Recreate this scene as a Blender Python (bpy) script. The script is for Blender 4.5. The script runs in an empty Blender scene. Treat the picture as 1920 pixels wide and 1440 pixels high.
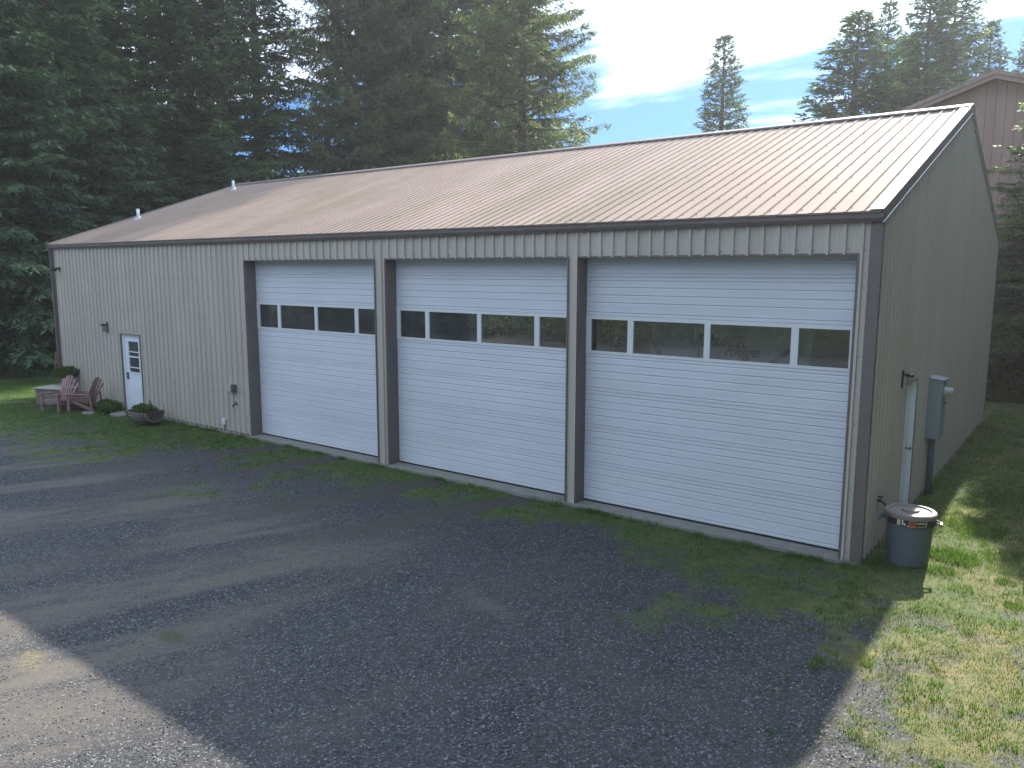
import bpy, math, random
import numpy as np
from mathutils import Vector, Matrix
C = bpy.context.scene.collection
PI = math.pi
random.seed(7)
# ------------------------------------------------------------------ camera, sky, sun, exposure
CAM = Vector((2.4767, -11.5596, 4.122))
YAW, PITCH, ROLL, FPX = 0.6441, -0.1433, 0.0018, 1471.9
d = Vector((-math.sin(YAW)*math.cos(PITCH), math.cos(YAW)*math.cos(PITCH), math.sin(PITCH)))
r = Vector((math.cos(YAW), math.sin(YAW), 0)); u = r.cross(d)
rr = math.cos(ROLL)*r + math.sin(ROLL)*u; uu = -math.sin(ROLL)*r + math.cos(ROLL)*u
cam = bpy.data.objects.new('camera', bpy.data.cameras.new('camera')); C.objects.link(cam)
cam.matrix_world = Matrix(((rr.x, uu.x, -d.x, CAM.x), (rr.y, uu.y, -d.y, CAM.y), (rr.z, uu.z, -d.z, CAM.z), (0, 0, 0, 1)))
cam.data.sensor_width = 36; cam.data.lens = FPX/1920*36; cam.data.clip_end = 3000
bpy.context.scene.camera = cam
SUN = Vector((-0.098, 1.59, 1.0)).normalized()          # direction towards the sun
vs = bpy.context.scene.view_settings
vs.view_transform = 'Standard'; vs.look = 'None'; vs.exposure = 2.72; vs.gamma = 1; vs.use_curve_mapping = False
sl = bpy.data.lights.new('sun', 'SUN'); sl.energy = 2.0; sl.angle = math.radians(0.6); sl.color = (1, 0.93, 0.82)
sun = bpy.data.objects.new('sun', sl); C.objects.link(sun); sun.rotation_euler = SUN.to_track_quat('Z', 'Y').to_euler()
w = bpy.data.worlds.new('World'); bpy.context.scene.world = w; w.use_nodes = True
def world():
    nt = w.node_tree; N = nt.nodes; L = nt.links; N.clear()
    out = N.new('ShaderNodeOutputWorld'); bg = N.new('ShaderNodeBackground'); bg.inputs['Strength'].default_value = 0.082
    sky = N.new('ShaderNodeTexSky'); sky.sky_type = 'NISHITA'; sky.sun_disc = False
    sky.sun_elevation = math.asin(SUN.z); sky.sun_rotation = math.atan2(SUN.x, SUN.y)
    sky.air_density = 1.3; sky.dust_density = 0.3; sky.ozone_density = 2.5
    tc = N.new('ShaderNodeTexCoord'); sep = N.new('ShaderNodeSeparateXYZ'); L.new(tc.outputs['Generated'], sep.inputs[0])
    def M(op, a, b=None, c=None, clamp=False):
        n = N.new('ShaderNodeMath'); n.operation = op; n.use_clamp = clamp
        for i, v in enumerate((a, b, c)):
            if v is None: continue
            if isinstance(v, (int, float)): n.inputs[i].default_value = v
            else: L.new(v, n.inputs[i])
        return n.outputs[0]
    zz = M('ADD', M('MAXIMUM', sep.outputs[2], 0.0), 0.10)
    cx = M('DIVIDE', sep.outputs[0], zz); cy = M('DIVIDE', sep.outputs[1], zz)
    com = N.new('ShaderNodeCombineXYZ'); L.new(cx, com.inputs[0]); L.new(cy, com.inputs[1]); com.inputs[2].default_value = 3.7
    mp = N.new('ShaderNodeMapping'); mp.inputs['Rotation'].default_value = (0, 0, -0.5); mp.inputs['Scale'].default_value = (0.45, 1.35, 1)
    mp.inputs['Location'].default_value = (2.3, 0.4, 0)
    L.new(com.outputs[0], mp.inputs[0])
    n1 = N.new('ShaderNodeTexNoise'); n1.inputs['Scale'].default_value = 0.9; n1.inputs['Detail'].default_value = 9; n1.inputs['Roughness'].default_value = 0.55; n1.inputs['Distortion'].default_value = 0.35
    L.new(mp.outputs[0], n1.inputs['Vector'])
    cov = M('MULTIPLY_ADD', sep.outputs[2], 1.7, -0.34)         # high cloud sheet, thinner towards the horizon
    m = M('ADD', n1.outputs['Fac'], M('MINIMUM', cov, 0.13))
    mr = N.new('ShaderNodeMapRange'); mr.interpolation_type = 'SMOOTHSTEP'
    mr.inputs['From Min'].default_value = 0.46; mr.inputs['From Max'].default_value = 0.60; L.new(m, mr.inputs['Value'])
    dot = N.new('ShaderNodeVectorMath'); dot.operation = 'DOT_PRODUCT'; L.new(tc.outputs['Generated'], dot.inputs[0]); dot.inputs[1].default_value = SUN
    g = M('POWER', M('MAXIMUM', dot.outputs['Value'], 0.0), 9.0)
    cb = M('MULTIPLY_ADD', g, 6.0, 3.0)                            # sun shining through the cloud sheet
    cc = N.new('ShaderNodeVectorMath'); cc.operation = 'SCALE'; cc.inputs[0].default_value = (0.78, 0.95, 1.22); L.new(cb, cc.inputs['Scale'])
    tint = N.new('ShaderNodeMix'); tint.data_type = 'RGBA'; tint.blend_type = 'MULTIPLY'; tint.inputs[0].default_value = 1
    L.new(sky.outputs[0], tint.inputs[6]); tint.inputs[7].default_value = (0.07, 0.145, 0.28, 1)
    mx = N.new('ShaderNodeMix'); mx.data_type = 'RGBA'; L.new(mr.outputs[0], mx.inputs[0]); L.new(tint.outputs[2], mx.inputs[6]); L.new(cc.outputs[0], mx.inputs[7])
    L.new(mx.outputs[2], bg.inputs['Color']); L.new(bg.outputs[0], out.inputs[0])
world()

# ------------------------------------------------------------------ helpers
def link(o, parent=None):
    C.objects.link(o)
    if parent: o.parent = parent
    return o
def tag(o, label=None, cat=None, group=None, kind=None):
    if label: o['label'] = label
    if cat: o['category'] = cat
    if group: o['group'] = group
    if kind: o['kind'] = kind
    return o
def empty(name, loc=(0, 0, 0), rz=0):
    o = bpy.data.objects.new(name, None); o.location = loc; o.rotation_euler = (0, 0, rz); o.empty_display_size = .2
    return link(o)
class MB:
    def __init__(s): s.v = []; s.f = []; s.m = []
    def add(s, vs_, fs, mi=0):
        n = len(s.v); s.v += [tuple(a) for a in vs_]; s.f += [tuple(n+i for i in f) for f in fs]; s.m += [mi]*len(fs); return s
    def box(s, x0, x1, y0, y1, z0, z1, mi=0):
        return s.add([(x, y, z) for z in (z0, z1) for y in (y0, y1) for x in (x0, x1)],
                     [(0, 2, 3, 1), (4, 5, 7, 6), (0, 1, 5, 4), (2, 6, 7, 3), (0, 4, 6, 2), (1, 3, 7, 5)], mi)
    def bar(s, a, b, w_, h_, up=(0, 0, 1), mi=0, w2=None, h2=None):
        a = Vector(a); b = Vector(b); t = (b-a).normalized(); sd = t.cross(Vector(up))
        if sd.length < 1e-4: sd = t.cross(Vector((1, 0, 0)))
        sd.normalize(); n = sd.cross(t); w2 = w_ if w2 is None else w2; h2 = h_ if h2 is None else h2
        vv = []
        for p, ww, hh in ((a, w_, h_), (b, w2, h2)):
            for i, j in ((-1, -1), (1, -1), (1, 1), (-1, 1)): vv.append(p+sd*ww*.5*i+n*hh*.5*j)
        return s.add(vv, [(3, 2, 1, 0), (4, 5, 6, 7), (0, 1, 5, 4), (1, 2, 6, 5), (2, 3, 7, 6), (3, 0, 4, 7)], mi)
    def tube(s, pts, rad, n=8, mi=0, caps=True):
        pts = [Vector(p) for p in pts]; rad = rad if isinstance(rad, (list, tuple)) else [rad]*len(pts)
        b0 = len(s.v); prev = None; vv = []
        for i, p in enumerate(pts):
            t = (pts[min(i+1, len(pts)-1)]-pts[max(i-1, 0)]).normalized()
            if prev is None: prev = t.orthogonal().normalized()
            sd = (prev-t*prev.dot(t)).normalized(); prev = sd; n2 = t.cross(sd)
            for k in range(n):
                a = 2*PI*k/n; vv.append(p+(sd*math.cos(a)+n2*math.sin(a))*rad[i])
        ff = [(i*n+k, i*n+(k+1) % n, (i+1)*n+(k+1) % n, (i+1)*n+k) for i in range(len(pts)-1) for k in range(n)]
        if caps: ff += [tuple(range(n))[::-1], tuple((len(pts)-1)*n+k for k in range(n))]
        return s.add(vv, ff, mi)
    def lathe(s, prof, n=24, c=(0, 0, 0), mi=0, a0=0, a1=2*PI):
        full = abs(a1-a0-2*PI) < 1e-6; m = n if full else n+1
        vv = [(c[0]+R*math.cos(a0+(a1-a0)*k/n), c[1]+R*math.sin(a0+(a1-a0)*k/n), c[2]+z) for R, z in prof for k in range(m)]
        ff = [(i*m+k, i*m+(k+1) % m, (i+1)*m+(k+1) % m, (i+1)*m+k) for i in range(len(prof)-1) for k in range(n)]
        return s.add(vv, ff, mi)
    def prism(s, poly, axis, a, b, mi=0):
        # poly: 2D points; axis 0: (y,z) extruded in x; 1: (x,z) in y; 2: (x,y) in z
        def P(p, t): return (t, p[0], p[1]) if axis == 0 else ((p[0], t, p[1]) if axis == 1 else (p[0], p[1], t))
        n = len(poly); vv = [P(p, a) for p in poly]+[P(p, b) for p in poly]
        return s.add(vv, [tuple(range(n)), tuple(range(2*n-1, n-1, -1))]+[(i, i+n, (i+1) % n+n, (i+1) % n) for i in range(n)], mi)
    def mesh(s, name, mats, smooth=False, bevel=0):
        me = bpy.data.meshes.new(name); me.from_pydata(s.v, [], s.f)
        for m in (mats if isinstance(mats, (list, tuple)) else [mats]): me.materials.append(m)
        me.polygons.foreach_set('material_index', s.m)
        if smooth: me.polygons.foreach_set('use_smooth', [True]*len(me.polygons))
        import bmesh
        bm = bmesh.new(); bm.from_mesh(me)
        bmesh.ops.recalc_face_normals(bm, faces=bm.faces)
        if bevel:
            ed = [e for e in bm.edges if len(e.link_faces) == 2 and e.calc_face_angle(0) > .6]
            bmesh.ops.bevel(bm, geom=ed, offset=bevel, segments=2, affect='EDGES', profile=.5, clamp_overlap=True)
        bm.to_mesh(me); bm.free(); me.update()
        return me
    def build(s, name, mats, parent=None, smooth=False, bevel=0, loc=None, rz=0):
        o = bpy.data.objects.new(name, s.mesh(name, mats, smooth, bevel)); link(o, parent)
        if loc is not None: o.location = loc; o.rotation_euler = (0, 0, rz)
        return o
def inst(name, me, parent=None, loc=(0, 0, 0)):
    o = bpy.data.objects.new(name, me); o.location = loc; return link(o, parent)

# ------------------------------------------------------------------ materials
def mat(name, col, rough=.6, metal=0, var=.12, scale=3.0, bump=0.0, bscale=60, spec=.5, dirt=0.0, dirtcol=(.12, .11, .08), stretch=(1, 1, 1), coat=0):
    m = bpy.data.materials.new(name); m.use_nodes = True; nt = m.node_tree; N = nt.nodes; L = nt.links
    b = N['Principled BSDF']; b.inputs['Roughness'].default_value = rough; b.inputs['Metallic'].default_value = metal
    b.inputs['Specular IOR Level'].default_value = spec; b.inputs['Coat Weight'].default_value = coat
    tc = N.new('ShaderNodeNewGeometry'); mp = N.new('ShaderNodeMapping'); mp.inputs['Scale'].default_value = stretch
    L.new(tc.outputs['Position'], mp.inputs[0])
    no = N.new('ShaderNodeTexNoise'); no.inputs['Scale'].default_value = scale; no.inputs['Detail'].default_value = 6; no.inputs['Roughness'].default_value = .62
    L.new(mp.outputs[0], no.inputs['Vector'])
    mr = N.new('ShaderNodeMapRange'); mr.inputs['From Min'].default_value = .3; mr.inputs['From Max'].default_value = .7
    mr.inputs['To Min'].default_value = 1-var; mr.inputs['To Max'].default_value = 1+var; L.new(no.outputs['Fac'], mr.inputs['Value'])
    sc = N.new('ShaderNodeVectorMath'); sc.operation = 'SCALE'; sc.inputs[0].default_value = col; L.new(mr.outputs[0], sc.inputs['Scale'])
    src = sc.outputs[0]
    if dirt:
        n2 = N.new('ShaderNodeTexNoise'); n2.inputs['Scale'].default_value = scale*.6; n2.inputs['Detail'].default_value = 9; n2.inputs['Roughness'].default_value = .7
        L.new(mp.outputs[0], n2.inputs['Vector'])
        m2 = N.new('ShaderNodeMapRange'); m2.inputs['From Min'].default_value = .48; m2.inputs['From Max'].default_value = .72; m2.inputs['To Max'].default_value = dirt
        L.new(n2.outputs['Fac'], m2.inputs['Value'])
        mx = N.new('ShaderNodeMix'); mx.data_type = 'RGBA'; L.new(m2.outputs[0], mx.inputs[0]); L.new(src, mx.inputs[6]); mx.inputs[7].default_value = (*dirtcol, 1)
        src = mx.outputs[2]
    L.new(src, b.inputs['Base Color'])
    if bump:
        n3 = N.new('ShaderNodeTexNoise'); n3.inputs['Scale'].default_value = bscale; n3.inputs['Detail'].default_value = 4; L.new(tc.outputs['Position'], n3.inputs['Vector'])
        bp = N.new('ShaderNodeBump'); bp.inputs['Strength'].default_value = bump; bp.inputs['Distance'].default_value = .01
        L.new(n3.outputs['Fac'], bp.inputs['Height']); L.new(bp.outputs[0], b.inputs['Normal'])
    return m
M_wall = mat('beige_paint', (.525, .475, .40), .45, 0, .07, 1.3, .10, 2.5, .4, .10, (.30, .28, .20), (1, 1, .25))
M_roof = mat('tan_roof_paint', (.36, .275, .225), .74, 0, .12, .9, .06, 4, .06, .75, (.25, .215, .15), (1, .3, .3))
M_trim = mat('brown_trim_paint', (.16, .13, .122), .5, 0, .10, 2.5, .02, 8, .5, .2, (.2, .17, .15))
M_cap = mat('ridge_trim_paint', (.19, .155, .14), .55, 0, .08, 2)
M_white = mat('white_door_paint', (.68, .70, .73), .42, 0, .05, 1.1, .08, 4, .4, .16, (.50, .49, .45), (.5, 1, 1.4))
M_wframe = mat('white_vinyl', (.74, .75, .74), .4, 0, .03, 4)
M_entry = mat('white_entry_paint', (.80, .82, .86), .35, 0, .03, 3, 0, 60, .5, .06, (.5, .48, .42))
M_dark = mat('black_metal', (.02, .02, .022), .4, 0, .1, 10)
M_screw = mat('screw_heads', (.10, .085, .08), .5, .3, .2, 8)
M_conc = mat('concrete', (.27, .26, .225), .85, 0, .16, 5, .25, 40, .3, .4, (.17, .18, .12))
M_galv = mat('grey_enamel', (.29, .34, .38), .38, .15, .05, 5)
M_pipe = mat('galvanised_pipe', (.45, .45, .45), .35, .6, .1, 6)
M_grey = mat('grey_plastic', (.095, .125, .145), .5, 0, .07, 5, .03, 20, .4, .15, (.2, .2, .18))
M_lid = mat('brown_grey_lid_plastic', (.22, .18, .165), .5, 0, .12, 5, .02, 20, .4, .35, (.30, .23, .16))
M_chair = mat('faded_red_brown_resin', (.28, .17, .165), .5, 0, .1, 6, 0, 60, .4, .25, (.38, .28, .26))
M_wood = mat('weathered_barrel_wood', (.23, .19, .16), .8, 0, .28, 7, .4, 50, .3, .4, (.10, .09, .075), (.4, 3, 3))
M_endw = mat('dark_barrel_end_wood', (.075, .06, .052), .85, 0, .3, 7, .4, 50, .3)
M_hoop = mat('rusted_hoop', (.05, .04, .037), .7, .4, .3, 12)
M_soil = mat('potting_soil', (.045, .035, .025), .95, 0, .3, 20, .6, 60)
M_barn = mat('barn_siding', (.26, .185, .162), .75, 0, .14, 1.2, .1, 8, .3, .35, (.19, .16, .14), (1, 1, .15))
M_barnroof = mat('barn_roof_edge', (.23, .19, .16), .9, 0, .3, 3, .5, 12, .3, .5, (.12, .12, .07))
M_bark = mat('bark', (.10, .075, .058), .95, 0, .3, 4, .6, 12)
M_stone = mat('gravel_stone', (.15, .15, .155), .85, 0, .55, 14, 0)
M_inner = mat('interior_dark', (.10, .10, .10), .8, 0, .1, 2)
M_rv = mat('trailer_gelcoat', (.62, .64, .66), .3, 0, .03, 3)
M_ink = mat('decal_ink', (.012, .012, .014), .5, 0, 0, 3)
M_beigep = mat('beige_plastic', (.48, .45, .30), .5, 0, .05, 8)
M_sill = mat('pale_weathered_board', (.45, .43, .38), .8, 0, .15, 8, .2, 40, .3, .4, (.3, .3, .22))
M_rope = mat('pink_rope', (.30, .13, .12), .8, 0, .2, 30)
M_orange = mat('orange_sticker', (.62, .16, .05), .5, 0, .05, 10)
M_cream = mat('cream_sticker', (.62, .55, .34), .5, 0, .05, 10)
M_brass = mat('dull_brass', (.28, .21, .12), .35, .8, .1, 10)
def glass(name, refl=.0, tintc=(.80, .86, .86)):
    m = bpy.data.materials.new(name); m.use_nodes = True; nt = m.node_tree; N = nt.nodes; L = nt.links; N.clear()
    o = N.new('ShaderNodeOutputMaterial'); t = N.new('ShaderNodeBsdfTransparent'); t.inputs[0].default_value = (*tintc, 1)
    g = N.new('ShaderNodeBsdfGlossy'); g.inputs['Roughness'].default_value = .015; g.inputs['Color'].default_value = (.95, .97, 1, 1)
    f = N.new('ShaderNodeFresnel'); f.inputs['IOR'].default_value = 1.55
    geo = N.new('ShaderNodeNewGeometry'); n = N.new('ShaderNodeTexNoise'); n.inputs['Scale'].default_value = 1.6; L.new(geo.outputs['Position'], n.inputs['Vector'])
    b = N.new('ShaderNodeBump'); b.inputs['Strength'].default_value = .05; b.inputs['Distance'].default_value = .03; L.new(n.outputs['Fac'], b.inputs['Height'])
    L.new(b.outputs[0], g.inputs['Normal'])
    a = N.new('ShaderNodeMath'); a.operation = 'MULTIPLY_ADD'; a.inputs[1].default_value = 1.25; a.inputs[2].default_value = refl; a.use_clamp = True; L.new(f.outputs[0], a.inputs[0])
    mx = N.new('ShaderNodeMixShader'); L.new(a.outputs[0], mx.inputs[0]); L.new(t.outputs[0], mx.inputs[1]); L.new(g.outputs[0], mx.inputs[2]); df = N.new('ShaderNodeBsdfDiffuse'); df.inputs[0].default_value = (.42, .43, .41, 1); n4 = N.new('ShaderNodeTexNoise'); n4.inputs['Scale'].default_value = 3.0; n4.inputs['Detail'].default_value = 8; L.new(geo.outputs['Position'], n4.inputs['Vector'])
    du = N.new('ShaderNodeMapRange'); du.inputs['From Min'].default_value = .3; du.inputs['From Max'].default_value = .75; du.inputs['To Min'].default_value = .02; du.inputs['To Max'].default_value = .10; L.new(n4.outputs['Fac'], du.inputs['Value'])
    m3 = N.new('ShaderNodeMixShader'); L.new(du.outputs[0], m3.inputs[0]); L.new(mx.outputs[0], m3.inputs[1]); L.new(df.outputs[0], m3.inputs[2]); L.new(m3.outputs[0], o.inputs[0])
    return m
M_glass = glass('window_glass', .03)
def leafmat(name, c1, c2, trans=.35, nscale=.5, rough=.6):
    m = bpy.data.materials.new(name); m.use_nodes = True; nt = m.node_tree; N = nt.nodes; L = nt.links; N.clear()
    o = N.new('ShaderNodeOutputMaterial'); geo = N.new('ShaderNodeNewGeometry')
    n = N.new('ShaderNodeTexNoise'); n.inputs['Scale'].default_value = nscale; n.inputs['Detail'].default_value = 3; L.new(geo.outputs['Position'], n.inputs['Vector'])
    ad = N.new('ShaderNodeMath'); ad.operation = 'MULTIPLY_ADD'; ad.inputs[1].default_value = .5; L.new(geo.outputs['Random Per Island'], ad.inputs[0])
    mr = N.new('ShaderNodeMapRange'); mr.inputs['From Min'].default_value = .3; mr.inputs['From Max'].default_value = .7; mr.inputs['To Max'].default_value = .6; L.new(n.outputs['Fac'], mr.inputs['Value'])
    L.new(mr.outputs[0], ad.inputs[2])
    if name in ('fir_needles', 'spruce_needles', 'hemlock_needles'):
        ta = N.new('ShaderNodeAttribute'); ta.attribute_name = 'tone'; ad.inputs[1].default_value = .12; mr.inputs['To Max'].default_value = .2; mr.inputs['To Min'].default_value = -.1
        a3 = N.new('ShaderNodeMath'); a3.operation = 'ADD'; a3.use_clamp = True; L.new(ta.outputs['Fac'], a3.inputs[0]); L.new(ad.outputs[0], a3.inputs[1]); ad = a3
    mx = N.new('ShaderNodeMix'); mx.data_type = 'RGBA'; L.new(ad.outputs[0], mx.inputs[0]); mx.inputs[6].default_value = (*c1, 1); mx.inputs[7].default_value = (*c2, 1)
    p = N.new('ShaderNodeBsdfPrincipled'); p.inputs['Roughness'].default_value = rough; p.inputs['Specular IOR Level'].default_value = .35; L.new(mx.outputs[2], p.inputs['Base Color'])
    t = N.new('ShaderNodeBsdfTranslucent'); hs = N.new('ShaderNodeMix'); hs.data_type = 'RGBA'; hs.blend_type = 'MULTIPLY'; hs.inputs[0].default_value = 1
    L.new(mx.outputs[2], hs.inputs[6]); hs.inputs[7].default_value = (1.5, 1.6, .7, 1); L.new(hs.outputs[2], t.inputs[0])
    ms = N.new('ShaderNodeMixShader'); ms.inputs[0].default_value = trans; L.new(p.outputs[0], ms.inputs[1]); L.new(t.outputs[0], ms.inputs[2]); L.new(ms.outputs[0], o.inputs[0])
    return m
M_needle = leafmat('fir_needles', (.022, .048, .032), (.15, .235, .11), .30, .45)
M_spruce = leafmat('spruce_needles', (.032, .055, .036), (.19, .235, .13), .34, .35)
M_hemlock = leafmat('hemlock_needles', (.020, .046, .034), (.13, .21, .115), .25, .6)
M_grass = leafmat('grass_blades', (.03, .085, .015), (.11, .19, .035), .4, 1.3)
M_drygrass = leafmat('dry_grass_blades', (.13, .13, .05), (.27, .23, .12), .35, 1.5)
M_shrub = leafmat('shrub_leaves', (.03, .07, .02), (.09, .14, .04), .35, 2)
M_bramble = leafmat('bramble_leaves', (.03, .05, .022), (.12, .10, .05), .3, 1.2)
M_autumn = leafmat('yellowing_leaves', (.05, .07, .035), (.13, .14, .06), .3, .5)

# ------------------------------------------------------------------ noise for terrain masks
rng = np.random.default_rng(5)
TAB = rng.random((256, 256))
def vnoise(x, y):
    xi = np.floor(x).astype(int); yi = np.floor(y).astype(int); fx = x-xi; fy = y-yi
    fx = fx*fx*(3-2*fx); fy = fy*fy*(3-2*fy); g = lambda a, b: TAB[a % 256, b % 256]
    return (g(xi, yi)*(1-fx)+g(xi+1, yi)*fx)*(1-fy)+(g(xi, yi+1)*(1-fx)+g(xi+1, yi+1)*fx)*fy
def fbm(x, y, s, o=4):
    t = 0; a = .5; n = 0
    for i in range(o): t = t+a*vnoise(x*s+17.3*i, y*s-9.1*i); n += a; a *= .55; s *= 2.03
    return t/n
def sm(a, b, x):
    t = np.clip((x-a)/(b-a), 0, 1); return t*t*(3-2*t)
def height(x, y):
    x = np.asarray(x, float); y = np.asarray(y, float)
    h = -.045+.035*(fbm(x, y, .8)-.5)*sm(.1, 1.5, np.maximum(-y, x))
    h = h+2.6*sm(19, 29, y)*sm(-22, -8, x)                       # bank up to the barn
    h = h+.05*sm(0, 3, x)*sm(3, 8, y)
    h = h-.035*(sm(-1.2, -.6, -np.abs((x-.36*y)+6.75)+.97)) * 0
    inside = (x > -24.6) & (x < -.02) & (y > -.1) & (y < 13.9)
    return np.where(inside, -.12, h)
def masks(x, y):
    n1 = fbm(x, y, 1.1); n2 = fbm(x+50, y+20, 3.1); n3 = fbm(x-30, y+77, .45)
    uu_ = x-.36*y                                               # coordinate across the wheel tracks
    # grass strip along the doors and the left wall
    wd = 1.15+.9*(n3-.4)+np.where(x < -15, .9, 0)*1+sm(-4, 0, x)*.9
    wd = wd+sm(-15, -19, x)*1.0
    g = sm(wd+.9, wd-.5, -y+(n1-.5)*1.3)
    g = g*np.where(y > -.05, 1, 1)
    faint = sm(5.8, 2.6, -y)*sm(-7, -13, x)*sm(.33, .58, n1)*.85
    g = np.maximum(g, faint)
    right = sm(-.2, 1.3, x+.22*(y+3)+(n1-.5)*1.8)*sm(-5.6, -2.4, y+.35*x+(n1-.5)*3.0)
    g = np.maximum(g, right*(.45+.55*sm(.35, .6, n2)))
    mid = sm(-4.5, 0, x)*sm(-5.2, -2.2, y+(n1-.5)*2)*sm(.35, .6, n1)*.7
    g = np.maximum(g, mid)
    g = np.maximum(g, sm(9, 14, y)*1.0); g = np.maximum(g, sm(-24, -26.5, x)*sm(-5, -2.5, y))
    tr = 0
    for x0, st in ((-5.72, 1), (-7.72, 1), (-10.85, .85), (-12.9, .8)):
        tr = np.maximum(tr, sm(.40, .20, np.abs(uu_-x0)+(n2-.5)*.22)*sm(-5.5, -2.6, y)*st)
    tr = tr*(y < 0)
    g = g*(1-tr)
    g = g*np.where(y < -.5, .45+.75*sm(.36, .6, fbm(x+9, y-4, 2.4)), 1)
    # dust streaks
    s1 = fbm(uu_*1.0+5, y*.22, 1.0, 4); s2 = fbm(uu_*.45+1, y*.10+9, 1.0, 3)
    dust = sm(.50, .66, s1*.6+s2*.4+.05*(n2-.5))*sm(-2.2, -4.5, y)*sm(-1.6, -4.0, x)
    band = np.maximum(sm(.55, .1, np.abs(x-(-5.55+.13*(y+5)))), .9*sm(.5, .1, np.abs(x-(-7.75+.32*(y+6)))))
    dust = np.maximum(dust, band*sm(-2.9, -4.2, y)*(.45+.55*sm(.35, .6, s1)))
    dust = np.maximum(dust, sm(-5.9, -7.6, y+.0*x)*sm(-3.6, -5.2, x+(n1-.5)*2)*.85*sm(.3, .55, s1))
    dust = np.maximum(dust, .7*sm(.22, .05, np.abs((x+3.5)*.2+(y+4.2)))*sm(.75, .3, np.abs(x+3.5)))
    dust = np.maximum(dust, .35*tr*sm(-1.2, -3, y))
    fine = fbm(uu_*4.5+3, y*.9, 1.0, 4); dust = dust*(.35+.65*sm(.32, .62, fine))
    dry = sm(-.5, 1.0, x)*sm(.3, .6, n1)*.8+.25*sm(.5, .65, n2)
    moss = .7*np.maximum(sm(.26, .12, np.hypot((x+5.75), (y+7.1)*1.6)+(n2-.5)*.1), 0)
    yel = .75*np.maximum(sm(.36, .08, np.hypot((x+6.45)*1.0, (y+8.3+.3*(x+6.45))*2.1)+(n2-.5)*.35), sm(.20, .1, np.hypot((x-1.99)*.8, (y+2.11)*2.)+(n2-.5)*.12))
    return dict(grass=np.clip(g, 0, 1), dirt=np.clip(tr, 0, 1), dust=np.clip(dust, 0, 1), dry=np.clip(dry, 0, 1), moss=moss, yellow=yel)

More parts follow.
